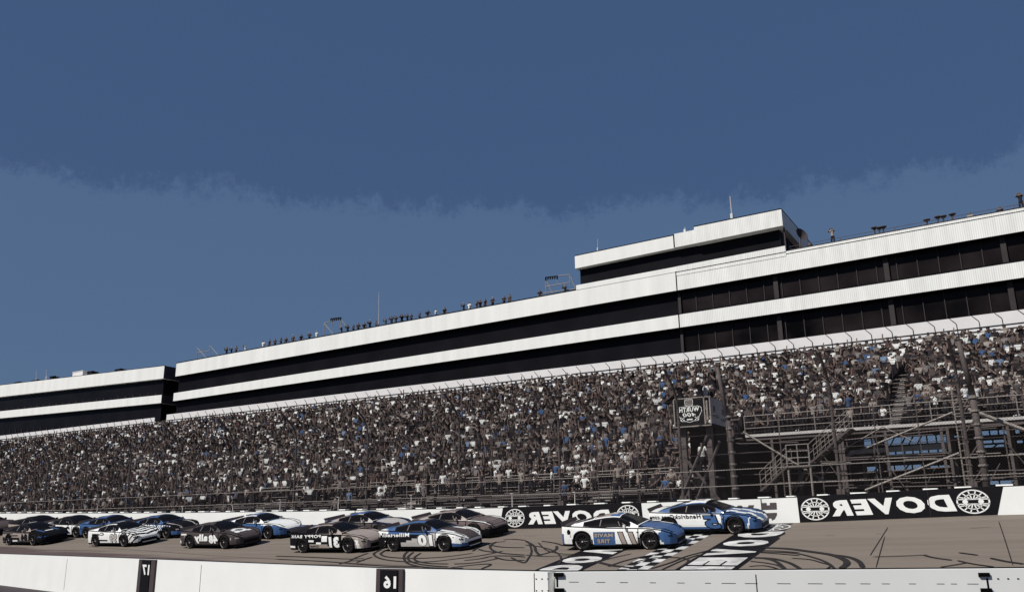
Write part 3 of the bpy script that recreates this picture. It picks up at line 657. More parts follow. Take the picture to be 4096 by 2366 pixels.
for i in range(3):
    for j in range(3):
        if (i+j) % 2 == 0:
            for s_ in (-1, 1):
                x = s_*(.26+.07*i); z = -.42+.06*j; mb.add([(ex+x, fy0-.013, ez+z), (ex+x+s_*.06, fy0-.013, ez+z), (ex+x+s_*.06, fy0-.013, ez+z+.05), (ex+x, fy0-.013, ez+z+.05)], [(0, 1, 2, 3)], 0)
sg2((-.14, -.38), (.14, -.38), .06)
mb.build('race_emblem', [LWHITE, TAN, BLACK], fst)
for X, Y in ((fx0+.3, fy0+.4), (fx1-.25, fy0+.4), (fx0+.3, fy1-.3), (fx1-.25, fy1-.3)):
    MB().box((X-.13, Y-.13, 1.6), (X+.13, Y+.13, fz0-.1)).build('leg', SOOT if Y > 41 else BROWN, fst)
for a, b in (((fx0-.1, fy0+.2, 2.8), (fx1-.1, fy0+.2, 6.3)), ((fx1+.1, fy0+.3, 2.8), (fx0+.3, fy0+.3, 4.9)), ((fx0+.6, fy0+.3, 2.6), (fx1+.25, fy0+.3, 5.6))):
    MB().tube(a, b, .07, 6).build('brace', BROWN, fst)
mb = MB(); mb.box((fx0+.4, fy0+.9, 4.7), (fx1-.1, fy1, 6.33)); mb.build('underfloor_housing', SOOT, fst)
mb = MB(); a = onY(2652, 1612, 40.); b = onY(2692, 1580, 40.); mb.hexa([a, b, b+np.array([0, .8, 0]), a+np.array([0, .8, 0]), a+np.array([0, 0, .07]), b+np.array([0, 0, .07]), b+np.array([0, .8, .07]), a+np.array([0, .8, .07])]); mb.build('awning_flap', DBROWN, fst)
X = onY(2930, 1800, 40.2)[0]
tp = thing('steel_pole', 'thick round steel pole with ring clamps right of the flag stand', 'pole', (X, 40.2, 2.5))
mb = MB(); mb.tube((X, 40.2, 1.7), (X-.1, 40.2, 6.5), .14, 10, 0, .12); mb.tube((X-.1, 40.2, 6.5), (X-.3, 39.8, 9.0), .12, 10, 0, .08); mb.build('shaft', BROWN, tp, smooth=True)
for k in range(9): MB().tube((X-.02*k*.5, 40.2, 2.8+.55*k), (X-.02*k*.5, 40.2, 2.88+.55*k), .17, 10).build('ring_clamp', TAN, tp)
X = onY(3932, 1850, 40.2)[0]
tp = thing('steel_pole', 'thick lattice braced steel pole above the right black banner', 'pole', (X, 40.2, 2.5))
mb = MB(); mb.tube((X, 40.2, 1.7), (X, 40.2, 6.8), .15, 10, 0, .13); mb.tube((X, 40.2, 6.8), (X-.2, 39.7, 9.0), .13, 10, 0, .09); mb.build('shaft', BROWN, tp, smooth=True)
for k in range(9): MB().tube((X, 40.2, 2.8+.55*k), (X, 40.2, 2.88+.55*k), .19, 10).build('ring_clamp', TAN, tp)
mb = MB()
for dx in (-.75, -.5): mb.tube((X+dx, 40.1, 1.8), (X+dx, 40.1, 7.2), .03, 5)
for k in range(16): mb.tube((X-.75, 40.1, 2.6+k*.28), (X-.5, 40.1, 2.6+k*.28), .018, 4)
mb.build('ladder', TAN, tp)
for k in range(4): MB().tube((X-.5, 40.1, 3.2+k), (X, 40.2, 3.9+k), .025, 4).build('lattice_bar', BROWN, tp)
# ---------------------------------------------------------------- pit wall in the foreground
def pz_(x, y): return onZ(x, y, 1.06)
PW_L = [(-900, 2165), (0, 2213), (500, 2230), (1000, 2250), (1500, 2269), (2225, 2284)]
PW_R = [(2225, 2284), (4300, 2268)]
def wall_run(pxs, name, label, thick=.22):
    P = [pz_(*p)[:2] for p in pxs]; t = thing(name, label, 'wall', (P[len(P)//2][0], P[len(P)//2][1], 0)); mb = MB()
    N = []
    for i in range(len(P)):
        d = P[min(i+1, len(P)-1)]-P[max(i-1, 0)]; d = d/np.hypot(*d); N.append(np.array([d[1], -d[0]]))
    for i in range(len(P)-1):
        a, b = P[i], P[i+1]; a2, b2 = a+N[i]*thick, b+N[i+1]*thick
        mb.hexa([(*a2, 0), (*b2, 0), (*b, 0), (*a, 0), (*a2, 1.06), (*b2, 1.06), (*b, 1.06), (*a, 1.06)])
    mb.build('wall_body', WHITE, t); return t, P, N
pwl, PL, NL = wall_run(PW_L, 'pit_wall', 'low white concrete pit wall along the bottom with the 17 and 16 boards')
pwr, PR, NR_ = wall_run(PW_R, 'pit_gate', 'white panelled pit wall section with hinges and seams at the bottom right')
def face_frame(P, N, px, pxs):
    """point on the camera side face at image column px, with direction along the wall"""
    i = max(j for j in range(len(pxs)-1) if pxs[j][0] <= px)
    t = (px-pxs[i][0])/(pxs[i+1][0]-pxs[i][0])
    # intersect the vertical plane of the face
    a = P[i]+N[i]*.22; b = P[i+1]+N[i+1]*.22; d = b-a; r = ray(px, 2300)[:2]
    m = np.array([[r[0], -d[0]], [r[1], -d[1]]]); s_ = np.linalg.solve(m, a-CAM[:2])
    p = CAM[:2]+r*s_[0]; d = d/np.hypot(*d); return p, d, np.array([d[1], -d[0]])
def zface(p, x, y):
    d = ray(x, y); return CAM[2]+d[2]*np.hypot(*p)/np.hypot(*d[:2])
for num, pl_, pr_, il, ir, tx0, tx1, ty0, ty1, lab in (('17', 558, 624, 573, 608, 578, 607, 2255, 2296, 'left black stall board near the bottom left corner, reading 17'), ('16', 1513, 1619, 1532, 1602, 1548, 1598, 2299, 2349, 'right black stall board below the number 10 car, reading 16')):
    pa, d, n = face_frame(PL, NL, pl_, PW_L); pb, _, _ = face_frame(PL, NL, pr_, PW_L)
    b = thing('stall_board', lab, 'sign', (pa[0], pa[1], 0)); th = .05
    def quadbox(mb, p, q, z0, z1, t0, t1, mi=0):
        a0, b0, a1, b1 = p+n*t1, q+n*t1, p+n*t0, q+n*t0
        mb.hexa([(*a0, z0), (*b0, z0), (*b1, z0), (*a1, z0), (*a0, z1), (*b0, z1), (*b1, z1), (*a1, z1)], mi)
    mb = MB(); quadbox(mb, pa, pb, .0, 1.065, 0.0, th); mb.build('board', DBROWN, b)
    ia, _, _ = face_frame(PL, NL, il, PW_L); ib, _, _ = face_frame(PL, NL, ir, PW_L)
    mb = MB(); quadbox(mb, ia, ib, .0, 1.045, th, th+.02); mb.build('black_panel', BLACK, b)
    ta, _, _ = face_frame(PL, NL, tx0, PW_L); tb, _, _ = face_frame(PL, NL, tx1, PW_L)
    w_ = np.hypot(*(tb-ta)); z1 = zface(ta, tx0, ty0); z0 = zface(ta, tx0, ty1)
    mb = MB(); put_text(mb, num, lambda a_, b_: (*(ta+d*a_+n*(th+.026)), z0+b_), w_, z1-z0, .04); mb.build('number', LWHITE, b)
mb = MB()
for px, m_ in ((262, 0), (803, 1)):
    p, d, n = face_frame(PL, NL, px, PW_L); mb.hexa([(*(p-d*.008+n*.004), .1), (*(p+d*.008+n*.004), .1), (*(p+d*.008), .1), (*(p-d*.008), .1), (*(p-d*.008+n*.004), 1.0), (*(p+d*.008+n*.004), 1.0), (*(p+d*.008), 1.0), (*(p-d*.008), 1.0)])
mb.build('joint_line', SEAM, pwl)
def wline(mb, P, N, pxs, a, b, wd=.008, lift=.004, nm='seam'):
    mb = MB()
    pa, d, n = face_frame(P, N, a[0], pxs); pb, _, _ = face_frame(P, N, b[0], pxs); za = zface(pa, *a); zb = zface(pb, *b)
    mb.hexa([(*(pa+n*lift), za-wd), (*(pb+n*lift), zb-wd), (*pb, zb-wd), (*pa, za-wd), (*(pa+n*lift), za+wd), (*(pb+n*lift), zb+wd), (*pb, zb+wd), (*pa, za+wd)])
    mb.build(nm, INK, pwl if P is PL else pwr)
def vline(mb, P, N, pxs, px, y0, y1, wd=.008, lift=.004, nm='seam'):
    mb = MB()
    p, d, n = face_frame(P, N, px, pxs); z1 = zface(p, px, y0); z0 = zface(p, px, y1)
    mb.hexa([(*(p-d*wd+n*lift), z0), (*(p+d*wd+n*lift), z0), (*(p+d*wd), z0), (*(p-d*wd), z0), (*(p-d*wd+n*lift), z1), (*(p+d*wd+n*lift), z1), (*(p+d*wd), z1), (*(p-d*wd), z1)])
    mb.build(nm, INK, pwl if P is PL else pwr)
vline(None, PL, NL, PW_L, 2137, 2290, 2400, .006, nm='seam')
vline(None, PR, NR_, PW_R, 3023, 2295, 2410, .006, nm='seam'); vline(None, PR, NR_, PW_R, 2228, 2292, 2345, .012, nm='seam'); vline(None, PR, NR_, PW_R, 3946, 2310, 2400, .012, nm='seam')
x = 2275
while x < 3900:
    L_ = random.uniform(20, 60); wline(None, PR, NR_, PW_R, (x, 2325+(x-2275)*.008-max(0, x-3000)*.006), (min(3910, x+L_), 2325+(x+L_-2275)*.008-max(0, x-3000)*.006), .0022, nm='seam'); x += L_+random.uniform(25, 90)
for px in (2235, 3935):
    for y0 in (2288, 2350): vline(None, PR, NR_, PW_R, px, y0, y0+16, .07, .03, nm='hinge')
for px in (2145, 2168, 2192):
    for y in (2311, 2358): vline(None, PL, NL, PW_L, px, y, y+4, .012, .006, nm='bolt')
for px in (3990, 4030, 4070): vline(None, PR, NR_, PW_R, px, 2310, 2314, .012, .006, nm='bolt')
mb = MB()
for a, b, P_, N_, q_ in [((i, PL, NL)[0:1]+(None,)*4) for i in ()]: pass
for P, N in ((PL, NL), (PR, NR_)):
    for i in range(len(P)-1):
        a, b = P[i], P[i+1]; mb.hexa([(*(a-N[i]*.0), 1.06), (*(b-N[i+1]*.0), 1.06), (*(b-N[i+1]*.03), 1.06), (*(a-N[i]*.03), 1.06), (*a, 1.075), (*b, 1.075), (*(b-N[i+1]*.03), 1.075), (*(a-N[i]*.03), 1.075)])
    mb.build('top_edge_strip', INK, pwl if P is PL else pwr); mb = MB()
# ---------------------------------------------------------------- race cars
TYRE = mat('tyre_rubber', (.012, .011, .012), .8, .2, spec=.1); RIM = mat('dark_rim', (.03, .026, .028), .4, .1, metal=.3)
TLET = mat('tyre_lettering', (.33, .29, .26), .8, .1); HUB = mat('hub_nut', (.6, .58, .55), .4, .1)
CARGLASS = mat('car_glass', (.007, .0065, .008), .12, .1, spec=.06); UNDER = mat('underbody', (.004, .004, .005), .9)
INTR = mat('cockpit_bar', (.25, .22, .2), .6)
PAL = dict(W=(.82, .82, .79), B=(.050, .108, .245), K=(.008, .008, .010), D=(.07, .057, .058), T=(.34, .285, .25), N=(.02, .03, .075), G=(.45, .42, .40), M=(.15, .115, .11), L=(.16, .24, .40))
CP = {k: mat('car_paint_'+dict(W='white', B='blue', K='black', D='charcoal', T='tan', N='navy', G='grey', M='brown', L='light_blue')[k], v, .35 if k not in 'KDN' else .6, .04, 2., spec=.2 if k not in 'KDN' else .06, coat=.12 if k not in 'KDN' else 0.) for k, v in PAL.items()}
PK = list(PAL.keys())
ip = lambda xs_, ys_: (lambda x: float(np.interp(x, xs_, ys_)))
W_ = ip([-2.47, -2.35, -2.1, -1.4, -.6, .4, 1.42, 2.0, 2.25, 2.4, 2.47], [.86, .92, .965, 1.0, .965, .965, 1.0, .94, .84, .66, .45])
SH = ip([-2.47, -2.2, -1.37, -.3, .8, 1.42, 1.9, 2.2, 2.4, 2.47], [.92, .93, .90, .84, .82, .80, .73, .63, .53, .46])
TOPC = ip([-2.47, -2.0, -1.4, 0, .9, 1.42, 1.9, 2.2, 2.4, 2.47], [.96, .97, .92, .88, .90, .82, .74, .65, .545, .47])
ROOF = ip([-2.05, -1.7, -1.3, -.9, -.45, -.1, .15, .35, .6, .98], [.93, 1.02, 1.125, 1.205, 1.265, 1.28, 1.262, 1.205, 1.10, .895])
PROF = ip([0, .12, .35, .6, .85, 1.0], [.955, .985, 1.0, .99, .965, .925])
XA = (-1.37, 1.42); RA = .385; ZA = .34
def zlow(x):
    z = .15
    for c in XA:
        if abs(x-c) < RA: z = max(z, ZA+math.sqrt(RA*RA-(x-c)**2)*.98)
    return z
def sideY(x, z): s_ = (z-.15)/(SH(x)-.15); return W_(x)*PROF(min(1, max(0, s_)))
xs_body = sorted(set([round(-2.47+.05*k, 3) for k in range(99)]+[2.44, 2.47]+[round(c+sg*RA, 3) for c in XA for sg in (-1, 1)]+[round(c+sg*(RA-.012), 3) for c in XA for sg in (-1, 1)]))
seam_paths = []
for sg in (-1, 1):
    seam_paths.append(('belt_seam', [(x, sg*(sideY(x, SH(x))+.004), SH(x)+.004) for x in np.linspace(-2.44, 2.42, 30)]))
    seam_paths.append(('door_seam', [(.98, sg*(sideY(.98, z)+.004), z) for z in np.linspace(.18, .8, 5)]))
    seam_paths.append(('hood_seam', [(x, sg*.70*(1-.25*max(0, (x-1.4))), TOPC(x)-.02*(x < 1.9)+.004) for x in np.linspace(.98, 2.3, 8)]))
seam_paths.append(('nose_seam', [(2.30-.10*abs(y)**2*1.5, y, TOPC(2.30-.10*abs(y)**2*1.5)-.02) for y in np.linspace(-.7, .7, 9)]))
def make_car(name, label, livery, decals, loc, rotz, roll):
    root = thing(name, label, 'race car', loc, 'race cars running in two rows along the wall'); root.rotation_mode = 'XYZ'; root.rotation_euler = (roll, 0, rotz)
    # painted lower body
    NJ, ND = 9, 7; mb = MB(); n = len(xs_body); cols_ = 2*(NJ+ND)-1
    V = []
    for x in xs_body:
        zl = zlow(x); ring = []
        for j in range(NJ):
            z = zl+(SH(x)-zl)*j/(NJ-1); ring.append((sideY(x, z), z))
        ys = W_(x)*PROF(1.)
        for j in range(1, ND+1):
            t = j/ND; ring.append((ys*(1-t), SH(x)+(TOPC(x)-SH(x))*math.sin(t*math.pi/2)))
        full = [(-y, z) for y, z in ring]+[(y, z) for y, z in reversed(ring[:-1])]
        V.append([(x, y, z) for y, z in full])
    m = len(V[0]); mb.v = [p for r in V for p in r]
    for i in range(n-1):
        for j in range(m-1):
            f = (i*m+j, (i+1)*m+j, (i+1)*m+j+1, i*m+j+1)
            c = np.mean([mb.v[k] for k in f], axis=0)
            side = j < NJ-1 or j >= m-NJ
            col_ = livery('side' if side else 'top', c[0], abs(c[1]), c[2])
            # dark arch lips and skirt line
            if side:
                for xa_ in XA:
                    if RA-.0 <= math.hypot(c[0]-xa_, c[2]-ZA) < RA+.045 and c[2] > .2: col_ = 'K'
                if abs(c[0]-2.0) > 1e9: col_ = 'K'
            mb.f.append(f); mb.m.append(PK.index(col_))
    mb.f.append(tuple(range(m))[::-1]); mb.m.append(PK.index(livery('back', -2.47, 0, .5)))
    mb.f.append(tuple((n-1)*m+k for k in range(m))); mb.m.append(PK.index(livery('side', 2.46, .3, .4)))
    mb.build('body', [CP[k] for k in PK], root, smooth=False, local=True)
    # cabin
    parts = {k: MB() for k in ('cabin', 'windshield', 'side_window', 'rear_window')}
    xc = [round(-2.04+.04*k, 3) for k in range(76)]; A, B = 8, 6; V = []
    for x in xc:
        zt = ROOF(x); h = max(0, (zt-.86)/.42); yb = .88-.10*max(0, abs(x+.5)-1.0); yr = yb+(.57-yb)*min(1, h**.75); ring = []
        zb = .80; ze = zt-.07*min(1, h*1.5)
        for j in range(A): t = j/(A-1); ring.append((yb+(yr-yb)*t**1.15, zb+(ze-zb)*t))
        for j in range(1, B+1): t = j/B; ring.append((yr*(1-t), ze+(zt-ze)*math.sin(min(1, t*1.6)*math.pi/2)))
        V.append([(x, -y, z) for y, z in ring]+[(x, y, z) for y, z in reversed(ring[:-1])])
    m = len(V[0])
    for i in range(len(xc)-1):
        for j in range(m-1):
            jj = j if j < m//2 else m-2-j
            P = [V[i][j], V[i+1][j], V[i+1][j+1], V[i][j+1]]; cx = (xc[i]+xc[i+1])/2; cz = np.mean([p[2] for p in P]); top = ROOF(cx)
            k = 'cabin'; col_ = livery('cabin', cx, np.mean([abs(p[1]) for p in P]), cz)
            if jj < A-1:     # side glass
                lo, hi = .895, top-.105
                if lo < cz < hi and -1.30 < cx < .58: k = 'side_window'
                elif lo-.035 < cz < hi+.03 and -1.38 < cx < .64: col_ = 'K'
            else:
                if .20 < cx < .90 and jj >= A-1: k = 'windshield'
                elif .16 < cx < .94: col_ = 'K'
                if -1.75 < cx < -.98 and jj >= A: k = 'rear_window'
            b_ = parts[k]; b_.add(P, [(0, 1, 2, 3)], PK.index(col_) if k == 'cabin' else 0)
    co = parts['cabin'].build('cabin', [CP[k] for k in PK], root, local=True)
    for k in ('windshield', 'side_window', 'rear_window'):
        if k == 'side_window':
            for sg in (-1, 1):
                q = MB()
                src = parts[k]
                for f in src.f:
                    P = [src.v[i] for i in f]
                    if P[0][1]*sg > 0: q.add(P, [(0, 1, 2, 3)])
                so_ = q.build('side_window', CARGLASS, root, local=True)
                def wy(z, x): return sg*(.885+(.575-.885)*max(0, min(1, (z-.80)/(max(.05, ROOF(x)-.07-.80))))**1.15+.012)
                for x0_, x1_, zt_w, rw in ((-.62, -.61, 1.12, .022), (.22, .12, 1.06, .014), (.42, .30, 1.0, .014)):
                    zz = np.linspace(.90, zt_w, 4)
                    MB().path([(x0_+(x1_-x0_)*q/3, wy(z, x0_+(x1_-x0_)*q/3), z) for q, z in enumerate(zz)], rw, 5).build('window_bar', INTR, so_, local=True)
        else: parts[k].build(k, CARGLASS, root, local=True)
    MB().box((-2.3, -.80, .13), (1.9, .80, .71)).build('underbody', UNDER, root, local=True)
    MB().hexa([(2.1, -.93, .09), (2.52, -.55, .09), (2.52, .55, .09), (2.1, .93, .09), (2.1, -.93, .13), (2.52, -.55, .13), (2.52, .55, .13), (2.1, .93, .13)]).build('splitter', UNDER, root, local=True)
    mb = MB(); mb.hexa([(-2.47, -.78, .95), (-2.40, -.78, .95), (-2.40, .78, .95), (-2.47, .78, .95), (-2.56, -.80, 1.08), (-2.54, -.80, 1.08), (-2.54, .80, 1.08), (-2.56, .80, 1.08)]); mb.build('spoiler', CP['D'], root, local=True)
    for sg in (-1, 1):
        mb = MB(); mb.hexa([(-1.1, sg*.80-.02, .13), (1.0, sg*.80-.02, .13), (1.0, sg*.80+.02, .13), (-1.1, sg*.80+.02, .13), (-1.1, sg*.965-.02, .17), (1.0, sg*.965-.02, .17), (1.0, sg*.965+.02, .17), (-1.1, sg*.965+.02, .17)]); mb.build('side_skirt', UNDER, root, local=True)
        mb = MB(); mb.box((.42, sg*1.0-.06, .86), (.50, sg*1.0+.06, .97)); mb.box((.44, sg*.92-.06, .87), (.48, sg*.95+.05, .90)); mb.build('door_mirror', CP[livery('cabin', .4, .8, 1.)], root, local=True)
        mb = MB()   # headlight
        for x0_, x1_ in ((2.18, 2.26), (2.26, 2.34)):
            mb.add([(x0_, sg*(sideY(x0_, .50)+.012), .50), (x1_, sg*(sideY(x1_, .46)+.012), .46), (x1_, sg*(sideY(x1_, .50)+.012), .505), (x0_, sg*(sideY(x0_, .56)+.012), .56)], [(0, 1, 2, 3) if sg < 0 else (3, 2, 1, 0)])
        mb.build('headlight', CP['G'] if livery('side', 2.2, .8, .5) in 'KDN' else CP['K'], root, local=True)
    mb = MB(); mb.box((2.40, -.50, .20), (2.482, .50, .36)); mb.build('grille', CP['K'], root, local=True)
    mb = MB(); mb.box((-.35, -.22, 1.278), (-.05, .22, 1.292)); mb.build('roof_flap', CP['G'], root, local=True); MB().box((-.9, -.35, 1.205), (-.6, -.02, 1.25)).build('roof_flap', CP['D'], root, local=True)
    for nm_, pts in seam_paths: MB().path([Vector(p) for p in pts], .019, 4).build(nm_, INK, root, local=True)
    for xa_ in XA:
        for sg in (-1, 1):
            wh = bpy.data.objects.new('wheel', None); C.objects.link(wh); wh.parent = root; wh.location = (xa_, sg*.84, .34); wh.empty_display_size = .1
            t_, r_, l_, h_ = WHEEL[sg]
            for nm_, me in (('tyre', t_), ('rim', r_), ('tyre_lettering', l_), ('hub_nut', h_)):
                o = bpy.data.objects.new(nm_, me); C.objects.link(o); o.parent = wh
    def squash():     # short overhangs: pull the tail and the nose in
        for ch in root.children:
            if ch.type != 'MESH': continue
            for o_ in [ch]+list(ch.children):
                for v_ in o_.data.vertices:
                    x = v_.co.x
                    if x < -1.8: v_.co.x = -1.8+(x+1.8)*.72
                    elif x > 1.9: v_.co.x = 1.9+(x-1.9)*.88
    # lettering on the camera side
    for d in decals:
        s_, x0_, x1_, z0_, z1_, colr, outl, shear, bold = (list(d)+[None]*9)[:9]
        bold = .03 if bold is None else bold; shear = shear or 0
        if s_ == '#box':
            mb = MB(); N_ = 6
            for k in range(N_):
                xa_, xb_ = x0_+(x1_-x0_)*k/N_, x0_+(x1_-x0_)*(k+1)/N_
                for q in range(3):
                    za, zb = z0_+(z1_-z0_)*q/3, z0_+(z1_-z0_)*(q+1)/3
                    mb.add([(x, -sideY(x, z)-.008, z) for x, z in ((xa_, za), (xb_, za), (xb_, zb), (xa_, zb))], [(0, 1, 2, 3)])
            mb.build('sponsor_panel', CP[colr], root, local=True); continue
        if s_ == '#disc':
            mb = MB(); r = (x1_-x0_)/2; cx, cz = (x0_+x1_)/2, (z0_+z1_)/2
            mb.add([(cx+r*math.cos(t), -sideY(cx+r*math.cos(t), cz)-.010, cz+r*math.sin(t)) for t in np.linspace(0, 2*math.pi, 13)[:-1]], [tuple(range(12))]); mb.build('fuel_port', CP[colr], root, local=True); continue
        if outl:
            mb = MB(); put_text(mb, s_, lambda a, b: (x0_+a, -sideY(x0_+a, z0_+b)-.010, z0_+b), x1_-x0_, z1_-z0_, bold, shear, .045, 0, split=4); mb.build('lettering_outline', CP[outl], root, local=True)
        mb = MB(); put_text(mb, s_, lambda a, b: (x0_+a, -sideY(x0_+a, z0_+b)-.015, z0_+b), x1_-x0_, z1_-z0_, bold, shear, 0, 0, split=4)
        mb.build('race_number' if s_.isdigit() else 'lettering', CP[colr], root, local=True)
    if decals:
        rs = random.Random(len(label))
        for q in range(7):
            x0_ = rs.choice((-1.9, -1.8, .93, .93, 1.9))+rs.uniform(-.03, .0); z0_ = .24+.07*q; wd = rs.uniform(.05, .09); mb = MB()
            mb.add([(x, -sideY(x, z)-.009, z) for x, z in ((x0_, z0_), (x0_+wd, z0_), (x0_+wd, z0_+.035), (x0_, z0_+.035))], [(0, 1, 2, 3)]); mb.build('sticker', CP[rs.choice('WKTDG')], root, local=True)
    squash()
    return root
WHEEL = {}
for sg in (-1, 1):
    t = MB(); N = 28; prof = [(.20, .10), (.245, .135), (.30, .145), (.335, .13), (.345, .08), (.345, -.08), (.335, -.13), (.25, -.14), (.2, -.12)]
    vs = [(r*math.cos(2*math.pi*k/N), sg*y, r*math.sin(2*math.pi*k/N)) for r, y in prof for k in range(N)]
    fs_ = [(i*N+k, i*N+(k+1) % N, (i+1)*N+(k+1) % N, (i+1)*N+k) for i in range(len(prof)-1) for k in range(N)]
    t.add(vs, fs_); o = t.build('tyre', TYRE, smooth=True); tm = o.data; bpy.data.objects.remove(o)
    r_ = MB(); vs = [(.235*math.cos(2*math.pi*k/N), sg*.105, .235*math.sin(2*math.pi*k/N)) for k in range(N)]+[(.20*math.cos(2*math.pi*k/N), sg*.05, .20*math.sin(2*math.pi*k/N)) for k in range(N)]
    r_.add(vs, [(k, (k+1) % N, N+(k+1) % N, N+k) for k in range(N)]+[tuple(range(N, 2*N))])
    for k in range(10):
        a = 2*math.pi*k/10; d = Vector((math.cos(a), 0, math.sin(a))); p = Vector((0, sg*.10, 0)); r_.tube(p+d*.04, p+d*.225, .022, 5)
    r_.tube((0, sg*.06, 0), (0, sg*.125, 0), .055, 10); o = r_.build('rim', RIM); rm = o.data; bpy.data.objects.remove(o)
    l_ = MB()
    for c in (math.radians(215),):
        pts = [(c+math.radians(q*9)) for q in range(-4, 5)]
        vs = [v for a in pts for v in ((.262*math.cos(a), sg*.1425, .262*math.sin(a)), (.292*math.cos(a), sg*.1475, .292*math.sin(a)))]
        l_.add(vs, [(2*i, 2*i+1, 2*i+3, 2*i+2) for i in range(8)])
    o = l_.build('tyre_lettering', TLET); lm = o.data; bpy.data.objects.remove(o)
    o = MB().tube((0, sg*.125, 0), (0, sg*.15, 0), .028, 8).build('hub_nut', HUB); hm = o.data; bpy.data.objects.remove(o)
    WHEEL[sg] = (tm, rm, lm, hm)
# --- liveries: colour by place on the body
def skirt(f):
    def g(k, x, y, z):
        if k == 'side' and z < .20: return 'K'
        return f(k, x, y, z)
    return g
def lv11(k, x, y, z):
    if k == 'back': return 'B'
    if k == 'side': return 'B' if (x > 1.86+.15*math.sin(z*9) or (x < -2.30 and z < .62)) else 'W'
    if k == 'top': return 'B' if (x > .92 and (x > 1.9 or y < .72)) else ('W' if x > -1.9 else 'D')
    return 'W' if y > .52 or x > .1 or x < -.95 else ('T' if x < -.3 else 'B')
def lv5(k, x, y, z):
    if k == 'side':
        edge = .98-.9*(z-.55)**2
        low = .30+.20*max(0, -.2-x)*.55
        return 'W' if (x < edge-.1 and z > low) else ('W' if abs(x-2.0-.25*(z-.5)) < .035 and z < .65 else 'B')
    if k == 'top': return 'W' if x < -.5 or (x > .9 and abs(y-.35-.1*math.sin(9*x)) < .13) else 'B'
    return 'B' if y > .45 else ('W' if -.9 < x < .2 else 'D')
def lv10(k, x, y, z):
    if k == 'side':
        if x > 1.0: return 'W' if z > .48 else ('B' if z < .34 else 'W')
        if z > .78: return 'W' if x < -1.6 else 'B'
        if x < -.9 or z > .52+.25*(x+.4): return 'K'
        return 'G' if z > .26 else 'K'
    if k == 'top': return 'W' if (x > .8 or x < -1.7) and y > .45 else ('D' if x > .8 else 'B')
    return 'B' if y > .42 else 'D'
def lv31(k, x, y, z):
    if k == 'side':
        if x > 1.05: return 'T' if not (abs(x-1.95-.3*(.5-z)) < .08 and z < .62) else 'W'
        if x < 0.35-1.0*(z-.2) and x > -1.05 and z < .40: return 'T'
        if -1. < x < .5 and abs(z-(.46-.22*(x+.4))) < .028: return 'W'
        if x < -1.85 and .28 < z < .35: return 'W'
        return 'K'
    if k == 'top': return 'T' if x > .8 else 'K'
    return 'T' if (y > .45 and x > -1.2) else ('D' if x > -.9 else 'K')
def lv48(k, x, y, z):
    if k == 'side': return 'D'
    if k == 'top':
        r = math.hypot((x-1.45)/.38, y/.42)
        return 'W' if .5 < r < 1 or (1.5 < x < 1.9 and .3 < y < .45) else 'D'
    return 'D' if y > .4 else 'K'
def lv99(k, x, y, z):
    if k == 'side':
        if x > 1.0: return 'K' if math.sin((x*1.2-z*1.3)*15) > .45 else 'W'
        if -.95 < x < .05 and abs(z-.40) < .035: return 'K'
        return 'W'
    if k == 'top': return ('K' if math.sin(x*17+y*5) > .1 else 'W') if x > .8 else 'W'
    return 'W' if y > .45 or x < -1 else 'K'
def lv84(k, x, y, z):
    if k == 'side':
        if x > 1.0: return 'B' if .47 < z < .53 and x > 1.9 else 'K'
        if z > .74 or z < .3: return 'D'
        return 'T' if z > .5 or x > -.1 else 'K'
    if k == 'top': return ('B' if abs(y-.45) < .07 and x < 1.9 else ('W' if abs(x-1.6) < .07 and y < .3 else 'K')) if x > .8 else 'D'
    return 'T' if (x > .0 and y > .4 and z < 1.2) else 'K'
def lvbrown(k, x, y, z):
    if k == 'side': return 'K' if (z < .45 and x > 1.0) else 'M'
    if k == 'top': return 'W' if (x > .95 and y > .68) else ('M' if (x*7) % 1 > .2 else 'D')
    return 'T' if y > .45 or x < -.8 else 'M'
def lvF(k, x, y, z):
    if k == 'side': return 'N' if z < .6 else 'D'
    if k == 'top': return 'G' if x > .9 and y < .6 else 'N'
    return 'G' if (y > .45 and x > -.2) else ('T' if x < -.8 else 'B')
def lvE(k, x, y, z):
    if k == 'side': return 'B' if z < .72 or x < .9 else 'W'
    if k == 'top': return 'W' if x > .85 else 'B'
    return 'W' if y > .45 else ('B' if x > -.7 else 'W')
def lvD(k, x, y, z):
    if k == 'side':
        if x > 1.75: return 'B' if z < .42 else 'K'
        return 'K' if z < .45 else ('W' if (int(x*9)+int(z*9)) % 2 else 'B')
    if k == 'top': return 'G' if x > .8 and abs(y-.55) < .06 else 'K'
    return 'B' if y > .4 else ('N' if x > -.5 else 'K')
def lvC(k, x, y, z):
    if k == 'side': return 'W' if (.52 < z < .68 and -1. < x < .2) else ('K' if .44 < z < .47 else 'B')
    if k == 'top': return 'D' if x > .8 else 'B'
    return 'B' if y > .35 or x > -.3 else 'N'
def lvB(k, x, y, z):
    if k == 'side': return 'W' if x > .1 or z > .6 else 'D'
    if k == 'top': return 'D' if x > .9 else 'W'
    return 'K' if x > -1. else 'D'
def lvA(k, x, y, z):
    if k == 'side': return 'T' if z > .76 else 'D'
    if k == 'top': return 'T' if x > .9 and y > .6 else 'K'
    return 'K'
def lvZ(k, x, y, z): return 'L' if (k == 'side' and 1.9 < x < 2.2) else 'D'
def place_inner(px_r, px_f):
    a = gnd(*px_r); b = gnd(*px_f); d = b-a; rz = math.atan2(d[1], d[0])*.5
    c = (a+b)/2; n = np.array([-math.sin(rz), math.cos(rz)]); X, Y = c[0]+n[0]*.93, c[1]+n[1]*.93
    return (X-.02, Y, G(X, Y)+.004), rz
